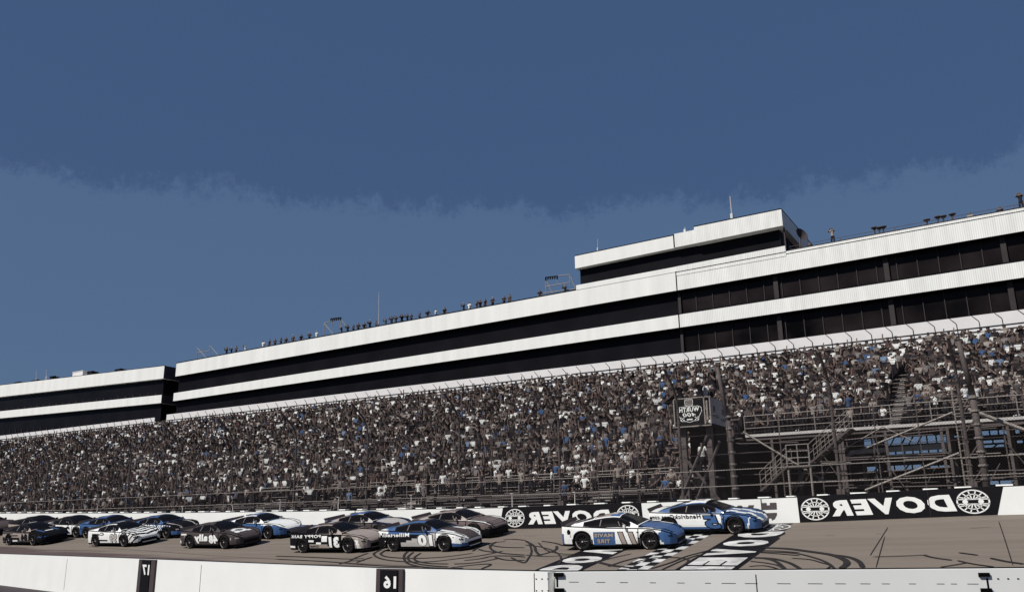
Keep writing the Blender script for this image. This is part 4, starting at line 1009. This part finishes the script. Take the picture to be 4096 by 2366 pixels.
def place_outer(px, py, Y):
    # the roof peak is seen at (px, py)
    X = -20.
    for _ in range(12):
        z = G(X, Y)+1.27; p = onY(px, py, Y); X = p[0]
    X = p[0]+.15
    return (X, Y, G(X, Y)+.004), 0.
def car(name, label, lv, dec, pl):
    loc, rz = pl; X, Y = loc[0], loc[1]; roll = math.atan2(G(X, Y+.8)-G(X, Y-.8), 1.6)
    return make_car(name, label, skirt(lv), dec, loc, rz, roll)
car('race_car', 'white race car with blue nose and tan number 11 on the start line', lv11,
    [('#box', -.88, .02, .20, .70, 'B'), ('MAVIS', -.84, -.06, .50, .65, 'T', 'K', 0, .05), ('TIRE', -.74, -.18, .27, .43, 'T', 'K', 0, .05), ('11', .16, .90, .24, .68, 'T', 'K', .25, .06), ('#disc', -2.10, -1.88, .64, .76, 'K'), ('toyota', -1.75, -1.35, .80, .84, 'K')][:5], place_inner((2332, 2203), (2603, 2195)))
car('race_car', 'blue and white race car with blue number 5 beside the wall', lv5,
    [('HendrickCars.com', -2.25, .04, .66, .83, 'K', None, .15, .025), ('5', .14, .86, .25, .76, 'B', 'K', .2, .05), ('#disc', -2.40, -2.24, .62, .76, 'K')], place_outer(2815, 2006, 36.35))
car('race_car', 'blue roofed race car with white number 10 on a black and grey side', lv10,
    [('Millertech', -2.0, -.45, .66, .82, 'W', None, 0, .03), ('10', .02, .86, .26, .74, 'W', 'K', .1, .06), ('#disc', -2.40, -2.20, .62, .80, 'G')], place_inner((1573, 2206), (1782, 2206)))
car('race_car', 'tan nosed race car with white number 31 on a black side', lv31,
    [('POPPY BANK', -2.25, -.24, .70, .84, 'W', None, 0, .02), ('#box', -.18, .16, .52, .78, 'W'), ('31', .26, .94, .26, .74, 'W', 'K', .1, .07), ('Cirkul', -.86, -.36, .28, .38, 'K', None, 0, .02)], place_inner((1212, 2211), (1396, 2211)))
car('race_car', 'charcoal race car with white number 48 and ally lettering', lv48,
    [('ally', -.95, .12, .30, .76, 'W', 'K', 0, .06), ('48', .22, .96, .28, .72, 'W', 'K', .1, .06), ('Chevy', -2.2, -1.5, .70, .84, 'G', None, 0, .04)][:2]+[('#box', -2.35, -2.2, .3, .45, 'W'), ('#box', -2.2, -1.6, .72, .80, 'W')], place_inner((760, 2192), (900, 2196)))
car('race_car', 'white race car with zebra striped nose and black number 99', lv99,
    [('Coca', -1.7, -.55, .66, .82, 'K', None, .1, .03), ('99', .05, .78, .26, .72, 'G', 'K', 0, .05)], place_inner((387, 2184), (495, 2188)))
car('race_car', 'dark race car with tan door and number 84, near the left edge', lv84,
    [('84', .10, .82, .30, .70, 'K', 'D', .05, .05), ('energy', -1.5, -.2, .66, .74, 'K', None, .1, .03)][:1]+[('#box', -1.5, -.3, .60, .66, 'K'), ('#box', -.9, -.35, .26, .36, 'W')], place_inner((40, 2179), (130, 2182)))
car('race_car', 'brown race car with a pale fender streak, behind the number 10 car', lvbrown, [], place_outer(1834, 2048, 36.0))
car('race_car', 'dark navy race car with grey hood, half hidden behind the number 31 car', lvF, [], place_outer(1472, 2056, 35.8))
car('race_car', 'race car with white hood and blue sides, behind the charcoal number 48 car', lvE, [], place_outer(1050, 2061, 35.9))
car('race_car', 'black race car with blue roof pillar, right behind the zebra striped car', lvD, [], place_outer(660, 2060, 35.9))
car('race_car', 'blue race car with a white door panel, left behind the zebra striped car', lvC, [('#disc', -2.0, -1.85, .55, .68, 'K')], place_outer(456, 2062, 35.9))
car('race_car', 'white sided race car with dark roof between black and blue cars', lvB, [('2', .25, .8, .3, .72, 'K', None, .1, .06)], place_outer(312, 2060, 35.9))
car('race_car', 'black race car with tan window line, in the far row behind the number 84 car', lvA, [], place_outer(164, 2061, 35.9))
car('race_car', 'grey nosed race car cut off by the left edge', lvZ, [], place_outer(-40, 2072, 35.9))
# ---------------------------------------------------------------- people
SHIRT = dict(white=(.72, .72, .69), tan=(.31, .27, .24), grey=(.19, .175, .17), brown=(.085, .072, .070), charcoal=(.032, .028, .031), black=(.012, .011, .013), blue=(.050, .098, .20), pale_blue=(.15, .21, .31), dark_red=(.07, .04, .04))
SM = {k: mat('cloth_'+k, v, .9, .2, 6., spec=.05) for k, v in SHIRT.items()}
SKIN = mat('skin', (.165, .115, .095), .7, .1, 5.); HAIR = mat('hair', (.018, .013, .012), .8); CAPW = mat('white_cap', (.65, .65, .62), .9); PANT = mat('trousers', (.022, .020, .024), .9, .3, 5., spec=.05)
def skeleton(pose):
    V, Ed, R_, M_ = [], [], [], []
    def v(p, r, m, parent=None):
        V.append(p); R_.append(r); M_.append(m)
        if parent is not None: Ed.append((parent, len(V)-1))
        return len(V)-1
    seat = pose == 'seated'; dz = -.43 if seat else 0
    hip = v((0, 0, .93+dz), .135, 1); wa = v((0, 0, 1.10+dz), .125, 0, hip); ch = v((0, -.01, 1.34+dz), .15, 0, wa); nk = v((0, 0, 1.47+dz), .06, 2, ch)
    hd = v((0, -.015, 1.58+dz), .088, 2, nk); v((0, 0, 1.67+dz), .085, 3, hd)
    arms = {'down': [((.24, .02, 1.15), (.25, -.06, .92)), ((.24, .02, 1.15), (.25, -.04, .92))], 'raised': [((.34, -.03, 1.55), (.30, -.06, 1.82)), ((.33, -.03, 1.56), (.36, -.05, 1.84))],
            'camera': [((.27, -.17, 1.30), (.09, -.24, 1.52)), ((.27, -.17, 1.30), (.09, -.24, 1.52))], 'one': [((.33, -.03, 1.58), (.30, -.06, 1.86)), ((.24, .02, 1.15), (.25, -.1, .93))],
            'folded': [((.25, -.04, 1.18), (.02, -.18, 1.16)), ((.25, -.04, 1.18), (.02, -.19, 1.20))], 'hips': [((.34, .04, 1.20), (.17, -.05, 1.02)), ((.34, .04, 1.20), (.17, -.05, 1.02))],
            'seated': [((.23, -.05, 1.17), (.14, -.3, 1.02)), ((.23, -.05, 1.17), (.14, -.3, 1.02))]}[pose]
    for sg, (el, ha) in zip((-1, 1), arms):
        s1 = v((sg*.17, 0, 1.40+dz), .07, 0, ch); e = v((sg*el[0], el[1], el[2]+dz), .045, 2, s1)
        h = v((sg*ha[0], ha[1], ha[2]+dz), .034, 2, e); d = Vector(V[h])-Vector(V[e]); d.normalize(); v(tuple(Vector(V[h])+d*.12), .035, 2, h)
    for sg in (-1, 1):
        if seat: l1 = v((sg*.1, -.05, .47), .085, 1, hip); k = v((sg*.13, -.44, .49), .065, 1, l1); a = v((sg*.13, -.44, .10), .045, 1, k)
        else: l1 = v((sg*.09, 0, .82), .09, 1, hip); k = v((sg*.11, -.02, .48), .062, 1, l1); a = v((sg*.12, 0, .10), .045, 1, k)
        v((V[a][0], V[a][1]-.14, .045), .04, 3, a)
    return V, Ed, R_, M_
def skin_mesh(pose, sub):
    V, Ed, R_, M_ = skeleton(pose)
    me = bpy.data.meshes.new('person'); me.from_pydata(V, Ed, []); ob = bpy.data.objects.new('person', me); C.objects.link(ob)
    sm = ob.modifiers.new('Skin', 'SKIN'); lay = me.skin_vertices[0].data
    for i, r in enumerate(R_): lay[i].radius = (r, r*(.72 if M_[i] == 0 and r > .1 else (.8 if i == 0 else 1.))); lay[i].use_root = (i == 0)
    if sub: s_ = ob.modifiers.new('Sub', 'SUBSURF'); s_.levels = 1; s_.render_levels = 1
    dg = bpy.context.evaluated_depsgraph_get(); e = ob.evaluated_get(dg); m2 = e.to_mesh()
    vs = np.array([v.co[:] for v in m2.vertices]); fs = [tuple(p.vertices) for p in m2.polygons]
    bpy.data.objects.remove(ob)
    # colour each face by the nearest bone
    A = np.array([V[a] for a, b in Ed]); B = np.array([V[b] for a, b in Ed]); mi = []
    for f in fs:
        c = vs[list(f)].mean(0); t = np.clip(((c-A)*(B-A)).sum(1)/((B-A)**2).sum(1), 0, 1); d = np.linalg.norm(A+(B-A)*t[:, None]-c, axis=1); k = int(d.argmin()); a, b = Ed[k]
        m_ = M_[a] if t[k] < .5 else M_[b]
        if m_ == 2 and c[2] > V[4][2]+.035 and V[4][2]-.2 < c[2]: 
            if abs(c[0]) < .12 and abs(c[1]) < .15: m_ = 3
        if m_ == 2 and abs(c[0]) < .12 and c[1] > .02 and c[2] > V[4][2]-.06: m_ = 3
        mi.append(m_)
    return vs, fs, mi
POSES = ['down', 'raised', 'camera', 'one', 'folded', 'hips', 'seated']
HI = {p: skin_mesh(p, True) for p in POSES}; LO = {p: skin_mesh(p, False) for p in POSES}
PMESH = {}
def person_mesh(pose, col_, cap):
    key = (pose, col_, cap)
    if key not in PMESH:
        vs, fs, mi = HI[pose]; me = bpy.data.meshes.new('person'); me.from_pydata(vs.tolist(), [], fs)
        for m_ in (SM[col_], PANT, SKIN, CAPW if cap == 'white' else (SM['blue'] if cap == 'blue' else HAIR)): me.materials.append(m_)
        me.polygons.foreach_set('material_index', mi); me.polygons.foreach_set('use_smooth', [True]*len(fs)); me.update(); PMESH[key] = me
    return PMESH[key]
# where people stand
spots = []
for k in range(NR):
    xr = 9. if k >= KR else XR-.3
    X = -132.+random.random()*.4
    while X < xr:
        if all((abs(X-ax) > .48 or k > 19) for ax in aisles) and random.random() < .96:
            seat = random.random() < .18
            spots.append([X, rowY(k)+(.30 if not seat else .52), rowZ(k), k, 'main', seat])
        X += random.uniform(.42, .55)
low_people = []
for k in range(LR):
    X = -80.
    while X < XB-.5:
        d = .10+.7*max(0, (-38-X)/40)*(k/LR+.5)+.3*(k >= 5)
        if random.random() < min(.85, d): spots.append([X, LY+k*LDY+.3, LZ+k*LDZ, k, 'low', random.random() < .2])
        X += random.uniform(.6, .8)
vis = []
for s_ in spots:
    x, y = proj((s_[0], s_[1], s_[2]+1.2)); dist = math.dist(s_[:3], (0, 0, 1.6))
    s_.append(x); s_.append(y); s_.append(dist); s_.append(-10 < x < 4106)
order = sorted([s_ for s_ in spots if s_[9]], key=lambda s_: s_[8])
NIND = 236
indiv = order[:NIND]; ids = set(id(s_) for s_ in indiv); rest = [s_ for s_ in spots if id(s_) not in ids]
cols_w = [('white', .15), ('tan', .12), ('grey', .09), ('brown', .13), ('charcoal', .26), ('black', .26), ('blue', .04), ('pale_blue', .008), ('dark_red', .01)]
def pick_col(): return random.choices([c for c, _ in cols_w], [p for _, p in cols_w])[0]
def pick_pose(seat):
    if seat: return 'seated'
    return random.choices(['down', 'raised', 'camera', 'one', 'folded', 'hips'], [.42, .05, .13, .07, .18, .15])[0]
PTXT = dict(down='arms down', raised='arms raised', camera='hands at face', one='one arm up', folded='arms folded', hips='hands on hips', seated='sitting')
ORD = ['front', 'second', 'third', 'fourth', 'fifth', 'sixth', 'seventh', 'eighth', 'ninth', 'tenth', 'eleventh', 'twelfth', 'thirteenth', 'fourteenth', 'fifteenth', 'sixteenth', 'seventeenth', 'eighteenth', 'nineteenth', 'twentieth']+['top']*10
LAND = [(0, 'over dark 84 car'), (330, 'over zebra striped car'), (700, 'over charcoal 48 car'), (950, 'over white hood car'), (1180, 'over tan 31 car'), (1500, 'over number 10 car'), (1800, 'over brown car'), (2010, 'over first black banner'), (2300, 'over number 11 car'), (2560, 'left of flag stand'), (2690, 'around the flag stand'), (2910, 'right of flag stand'), (3050, 'above the steel stair'), (3250, 'over left banner emblem'), (3400, 'over banner letters R E'), (3520, 'beside pale aisle steps'), (3680, 'over banner letter D'), (3800, 'beside right steel pole'), (3950, 'near the right edge')]
def land(x): return [n for a, n in LAND if a <= max(0, x)][-1]
labs = {}
NUMW = ['first', 'second', 'third', 'fourth', 'fifth', 'sixth', 'seventh', 'eighth', 'ninth', 'tenth']
plist = []
used = set()
def fresh(where_, seat=False, cols=None, poses=None):
    for _ in range(400):
        col_ = random.choice(cols) if cols and _ > 0 else (random.choice(cols) if cols else pick_col()); pose = random.choice(poses) if poses else pick_pose(seat)
        if _ > 60 and not cols: col_ = random.choice(list(SM))
        cap = random.choices(['hair', 'white', 'blue'], [.7, .2, .1])[0]
        if (col_, pose, cap, where_) not in used: break
    used.add((col_, pose, cap, where_)); return pose, col_, cap
def add_person(X, Y, z, pose, col_, cap, rz, where_, group, screenx):
    o = bpy.data.objects.new('person', person_mesh(pose, col_, cap)); C.objects.link(o)
    o.location = (X, Y, z); sc = random.uniform(.94, 1.04); o.scale = (sc, sc, sc); o.rotation_euler = (0, 0, rz)
    c = col_.replace('_', ' ')
    capt = {'white': 'white cap', 'blue': 'blue cap', 'hair': 'dark hair'}[cap]
    base = f"person in {c} shirt, {'' if cap == 'hair' else capt+', '}{PTXT[pose]}, {where_}"
    plist.append([base, screenx, o, group])
    return o
for X, Y, z, k, zone, seat, sx, sy, dist, _ in indiv:
    rown = (k-KR if X > XR else k) if zone == 'main' else k
    where_ = f"{ORD[max(0, rown)]} {'row' if zone == 'main' else 'bleacher row'} {land(sx)}"
    pose, col_, cap = fresh(where_, seat)
    add_person(X, Y, z, pose, col_, cap, random.gauss(-.25, .45), where_, 'spectators watching the race', sx)
# the rest of the crowd as one mass
slots = list(SM.keys()); base_m = [SM[k] for k in slots]+[PANT, SKIN, HAIR, CAPW]; ns = len(slots)
AV, AF, AM = [], [], []; off = 0
for s_ in rest:
    X, Y, z, k, zone, seat = s_[:6]
    x_, y_ = s_[6], s_[7]
    if not (-150 < x_ < 4250): continue
    pose = pick_pose(seat); vs, fs, mi = LO[pose]; col_ = slots.index(pick_col()); cap = ns+3 if random.random() < .12 else ns+2
    a = random.gauss(-.25, .5); sc = random.uniform(.92, 1.05); ca, sa = math.cos(a)*sc, math.sin(a)*sc
    P = np.empty_like(vs); P[:, 0] = vs[:, 0]*ca-vs[:, 1]*sa+X; P[:, 1] = vs[:, 0]*sa+vs[:, 1]*ca+Y; P[:, 2] = vs[:, 2]*sc+z
    AV.append(P); AF += [tuple(i+off for i in f) for f in fs]; off += len(vs)
    lut = (col_, ns, ns+1, cap); AM += [lut[m_] for m_ in mi]
me = bpy.data.meshes.new('crowd'); me.from_pydata(np.concatenate(AV).tolist(), [], AF)
for m_ in base_m: me.materials.append(m_)
me.polygons.foreach_set('material_index', AM); me.update()
o = bpy.data.objects.new('crowd', me); C.objects.link(o); tag(o, 'dense mass of spectators filling the upper rows and far left of the grandstand', 'crowd', kind='stuff')
# people on the roof of the long building
roofp = [(800+zx*.6347, 1050+zy*.6347) for zx, zy in ((165, 575), (195, 575), (225, 567), (283, 555), (395, 535), (435, 527), (470, 520), (508, 512), (540, 508), (583, 500), (635, 490), (687, 480), (732, 470), (890, 445), (928, 435), (965, 430), (995, 425), (1033, 420), (1068, 412), (1107, 403), (1168, 393), (1205, 388), (1232, 382), (1270, 375), (1305, 368), (1330, 362), (1383, 352), (1433, 343), (1483, 335), (1540, 322), (1660, 302), (1695, 295), (1743, 288), (1765, 283), (1797, 277), (1843, 268), (1915, 256), (1950, 248), (2140, 205), (2300, 190))]
FRM = [(0, 'on roof left of second light frame'), (1290, 'on roof right of second light frame'), (1505, 'on roof beside the thin mast'), (1650, 'on roof middle'), (1840, 'on roof left of press box'), (2130, 'by press box light frame')]
for px, py in roofp:
    X = onY(px, py, BY+.9)[0]; z = L('top', X)-.50
    wh = [n for a, n in FRM if a <= px][-1]; pose, col_, cap = fresh(wh, cols=['black', 'black', 'black', 'charcoal', 'charcoal', 'brown', 'white'], poses=['down', 'camera', 'folded', 'hips'])
    add_person(X, BY+.95, z-.05, pose, col_, cap, random.gauss(-.2, .3), wh, 'people along the building roof', px)
for px, py, pose, col_, wh in ((3332, 965, 'camera', 'tan', 'standing tall on roof right of dish'), (3239, 985, 'folded', 'black', 'low on roof beside the dish'), (4085, 820, 'camera', 'charcoal', 'on roof at right edge'), (4000, 845, 'down', 'black', 'on roof just left of right edge'), (3880, 860, 'down', 'tan', 'small behind right roof rail')):
    p = onY(px, py, BY+.9); X = p[0]; z = L('top', X)-(.05 if pose == 'camera' else .95)
    add_person(X, BY+.95, z, pose, col_, 'hair', -.2, wh, 'people along the building roof', px)
# flag stand crew and people beside it
for px, dy, z, pose, col_, wh in ((2720, .5, fz1-.75, 'camera', 'black', 'in flag stand, left end'), (2800, .5, fz1-.75, 'camera', 'black', 'in flag stand beside white top'), (2818, .9, fz1-.8, 'down', 'white', 'in flag stand, middle'), (2850, 1.2, fz1-.8, 'hips', 'charcoal', 'in flag stand, right end')):
    X = onY(px, 1560, fy0+dy)[0]; add_person(X, fy0+dy, z, pose, col_, 'hair', -.2, wh, 'flag stand crew', px)
X = onY(2822, 1820, 41.)[0]; add_person(X, 40.6, 4.0, 'down', 'white', 'hair', -.2, 'on the steps under the flag stand', 'flag stand crew', 2822)
MB().box((X-.8, 40.3, 3.9), (X+.8, 41.3, 3.98)).build('lower_platform', BROWN, fst)
# unique labels
from collections import defaultdict
grp = defaultdict(list)
for r in plist: grp[r[0]].append(r)
for base, rs in grp.items():
    rs.sort(key=lambda r: r[1])
    for i, r in enumerate(rs):
        lab = base if len(rs) == 1 else base+', '+('leftmost' if i == 0 else NUMW[min(i, 9)]+' from left')
        tag(r[2], lab, 'person', r[3])
# ---------------------------------------------------------------- small things on the roofs
def roofpt(px, py, Y=BY+1.2): return onY(px, py, Y)
def mast(px, pt, pb, label, r=.05, topball=False, lean=0):
    a = roofpt(px, pb); b = roofpt(px-lean, pt); t = thing('roof_mast', label, 'mast', a)
    MB().tube(a, b, r, 6, 0, r*.6).build('pole', LIGHT, t)
    MB().tube(a-np.array([0, 0, .5]), a+np.array([0, 0, .3]), r*2.4, 8).build('base', GREYW, t)
    return t
mast(1514, 1167, 1300, 'tall thin pale mast rising from the middle of the long roof', .035, lean=-2)
mast(2391, 955, 1003, 'short dark aerial near the left end of the press box roof', .03)
mast(2928, 785, 868, 'thick pale aerial with bulging base on the press box roof', .06, lean=8)
mast(2740, 908, 930, 'short stub mast with a round head at the middle of the press box', .05)
mast(145, 1478, 1520, 'short pair of rods on the far left roof', .03)
mast(185, 1478, 1512, 'single short rod on the far left roof', .03)
def frame(pts, label):
    a = roofpt(*pts[0][0]); t = thing('light_frame', label, 'lighting frame', a); mb = MB()
    for p, q in pts: mb.tube(roofpt(*p), roofpt(*q), .045, 5)
    mb.build('scaffold_tubes', TAN, t); return t
z6 = lambda zx, zy: (800+zx*.6347, 1050+zy*.6347); z5 = lambda zx, zy: (zx*.5837, 1200+zy*.5837)
t1 = frame([(z5(1350, 405), z5(1352, 325)), (z5(1437, 395), z5(1438, 310)), (z5(1352, 360), z5(1437, 345)), (z5(1352, 325), z5(1415, 395)), (z5(1438, 310), z5(1500, 380)), (z5(1395, 320), z5(1396, 355))], 'open scaffold frame near the left end of the long roof')
t2 = frame([(z6(783, 460), z6(783, 380)), (z6(887, 440), z6(887, 350)), (z6(783, 380), z6(887, 355)), (z6(783, 382), z6(840, 450)), (z6(887, 355), z6(925, 405)), (z6(833, 360), z6(834, 400))], 'scaffold frame with a dark lamp bar left of the roof mast')
t3 = frame([(z6(2180, 205), z6(2178, 92)), (z6(2330, 150), z6(2330, 75)), (z6(2178, 92), z6(2330, 75)), (z6(2180, 150), z6(2330, 125)), (z6(2178, 100), z6(2225, 200)), (z6(2330, 78), z6(2368, 165)), (z6(2253, 85), z6(2253, 135)), (z6(2140, 195), z6(2370, 165))], 'large scaffold frame with a lamp bar beside the press box')
for t, a, b, n in ((t2, z6(828, 352), z6(888, 345), 6), (t3, z6(2180, 92), z6(2252, 84), 6)):
    mb = MB(); p, q = roofpt(*a), roofpt(*b); mb.tube(p, q, .05, 5)
    for i in range(n): c = p+(q-p)*i/(n-1); mb.tube(c, c+np.array([.0, -.1, -.28]), .09, 6, 0, .06)
    mb.build('lamp_bar', BLACK, t)
dish = roofpt(3199, 975, BY+1.5); t = thing('satellite_dish', 'brown dish standing on the roof right of the press box', 'dish', dish)
mb = MB(); c = roofpt(3200, 944, BY+1.5); N = 16; ax = Vector((.8, -.5, .35)).normalized(); u_ = ax.orthogonal().normalized(); v_ = ax.cross(u_)
vs = [Vector(c)]+[Vector(c)+ax*(.03*k*k)+(u_*math.cos(2*math.pi*i/N)+v_*math.sin(2*math.pi*i/N))*(.2*k) for k in (1, 2, 3) for i in range(N)]
mb.add(vs, [(0, 1+i, 1+(i+1) % N) for i in range(N)]+[(1+k*N+i, 1+(k+1)*N+i, 1+(k+1)*N+(i+1) % N, 1+k*N+(i+1) % N) for k in range(2) for i in range(N)]); mb.build('reflector', DBROWN, t)
MB().tube(dish-np.array([0, 0, .4]), c, .06).build('stand', BROWN, t)
z4 = lambda zx, zy: (3000+zx*.4807, 700+zy*.4807)
nm = ['leftmost of the left three', 'middle of the left three', 'right of the left three', 'standing alone', 'left of the close pair', 'right of the close pair', 'rightmost one']
for i, (zx, zt, zb) in enumerate([(1035, 440, 490), (1075, 440, 485), (1108, 433, 480), (1470, 375, 408), (1562, 350, 385), (1607, 345, 378), (1682, 328, 360)]):
    a = roofpt(*z4(zx, zb+12)); b = roofpt(*z4(zx, zt)); t = thing('roof_vent', 'flat mushroom shaped vent on the right roof, '+nm[i], 'vent', a, 'mushroom vents on the right roof')
    MB().tube(a-np.array([0, 0, .6]), b, .06, 6).build('stem', DBROWN, t); MB().tube(b, b+np.array([0, 0, .05]), .26, 12).tube(b-np.array([0, 0, .14]), b, .09, 12, 0, .22).build('hood', BROWN, t)
rr = thing('roof_railing', 'thin rail along the back of the right roof', 'railing', (-10, BY+.6, 22.5))
mb = MB()
for X in range(-15, 17, 4): mb.tube((X, BY+.6, L('top', X)-.3), (X, BY+.6, L('top', X)+.55), .03, 5)
for h in (.3, .55): mb.tube((-15, BY+.6, L('top', -15)+h), (16, BY+.6, L('top', 16)+h), .02, 5)
mb.build('rails', BROWN, rr)
rr = thing('roof_railing', 'thin rail behind the people on the left and middle roof', 'railing', (-60, BY+1.3, 21.5))
mb = MB()
for X in range(-88, -34, 4): mb.tube((X, BY+1.3, L('top', X)-.5), (X, BY+1.3, L('top', X)+.35), .025, 5)
mb.tube((-88, BY+1.3, L('top', -88)+.35), (-34.3, BY+1.3, L('top', -34)+.35), .018, 5); mb.build('rails', BROWN, rr)
# roof gear on the far left building
for i, (zx, zy, w_, h_, lb) in enumerate([(120, 560, .9, .35, 'low dark roof box at the far left'), (245, 548, 1.6, .4, 'row of low dark vents on the far left roof'), (358, 525, .6, .5, 'dark round topped vent left of the pale roof unit'), (540, 500, 2.3, .8, 'pale boxy air unit on the far left roof'), (620, 495, 1.0, .6, 'small dark unit right of the pale air unit'), (815, 472, 1.2, .35, 'flat dark unit near the gap between buildings')]):
    p = roofpt(*z5(zx, zy+14)); t = thing('roof_unit', lb, 'roof unit', p)
    MB().box((p[0]-w_/2, BY+1, p[2]-.8), (p[0]+w_/2, BY+2, p[2]+h_*.6)).box((p[0]-w_/2-.05, BY+.95, p[2]+h_*.6), (p[0]+w_/2+.05, BY+2.05, p[2]+h_*.6+.06)).build('casing', GREYW if i == 3 else SOOT, t)
    MB().tube((p[0], BY+1.5, p[2]+h_*.6+.06), (p[0], BY+1.5, p[2]+h_*.6+.2), .2, 8).build('fan_cap', BROWN, t)
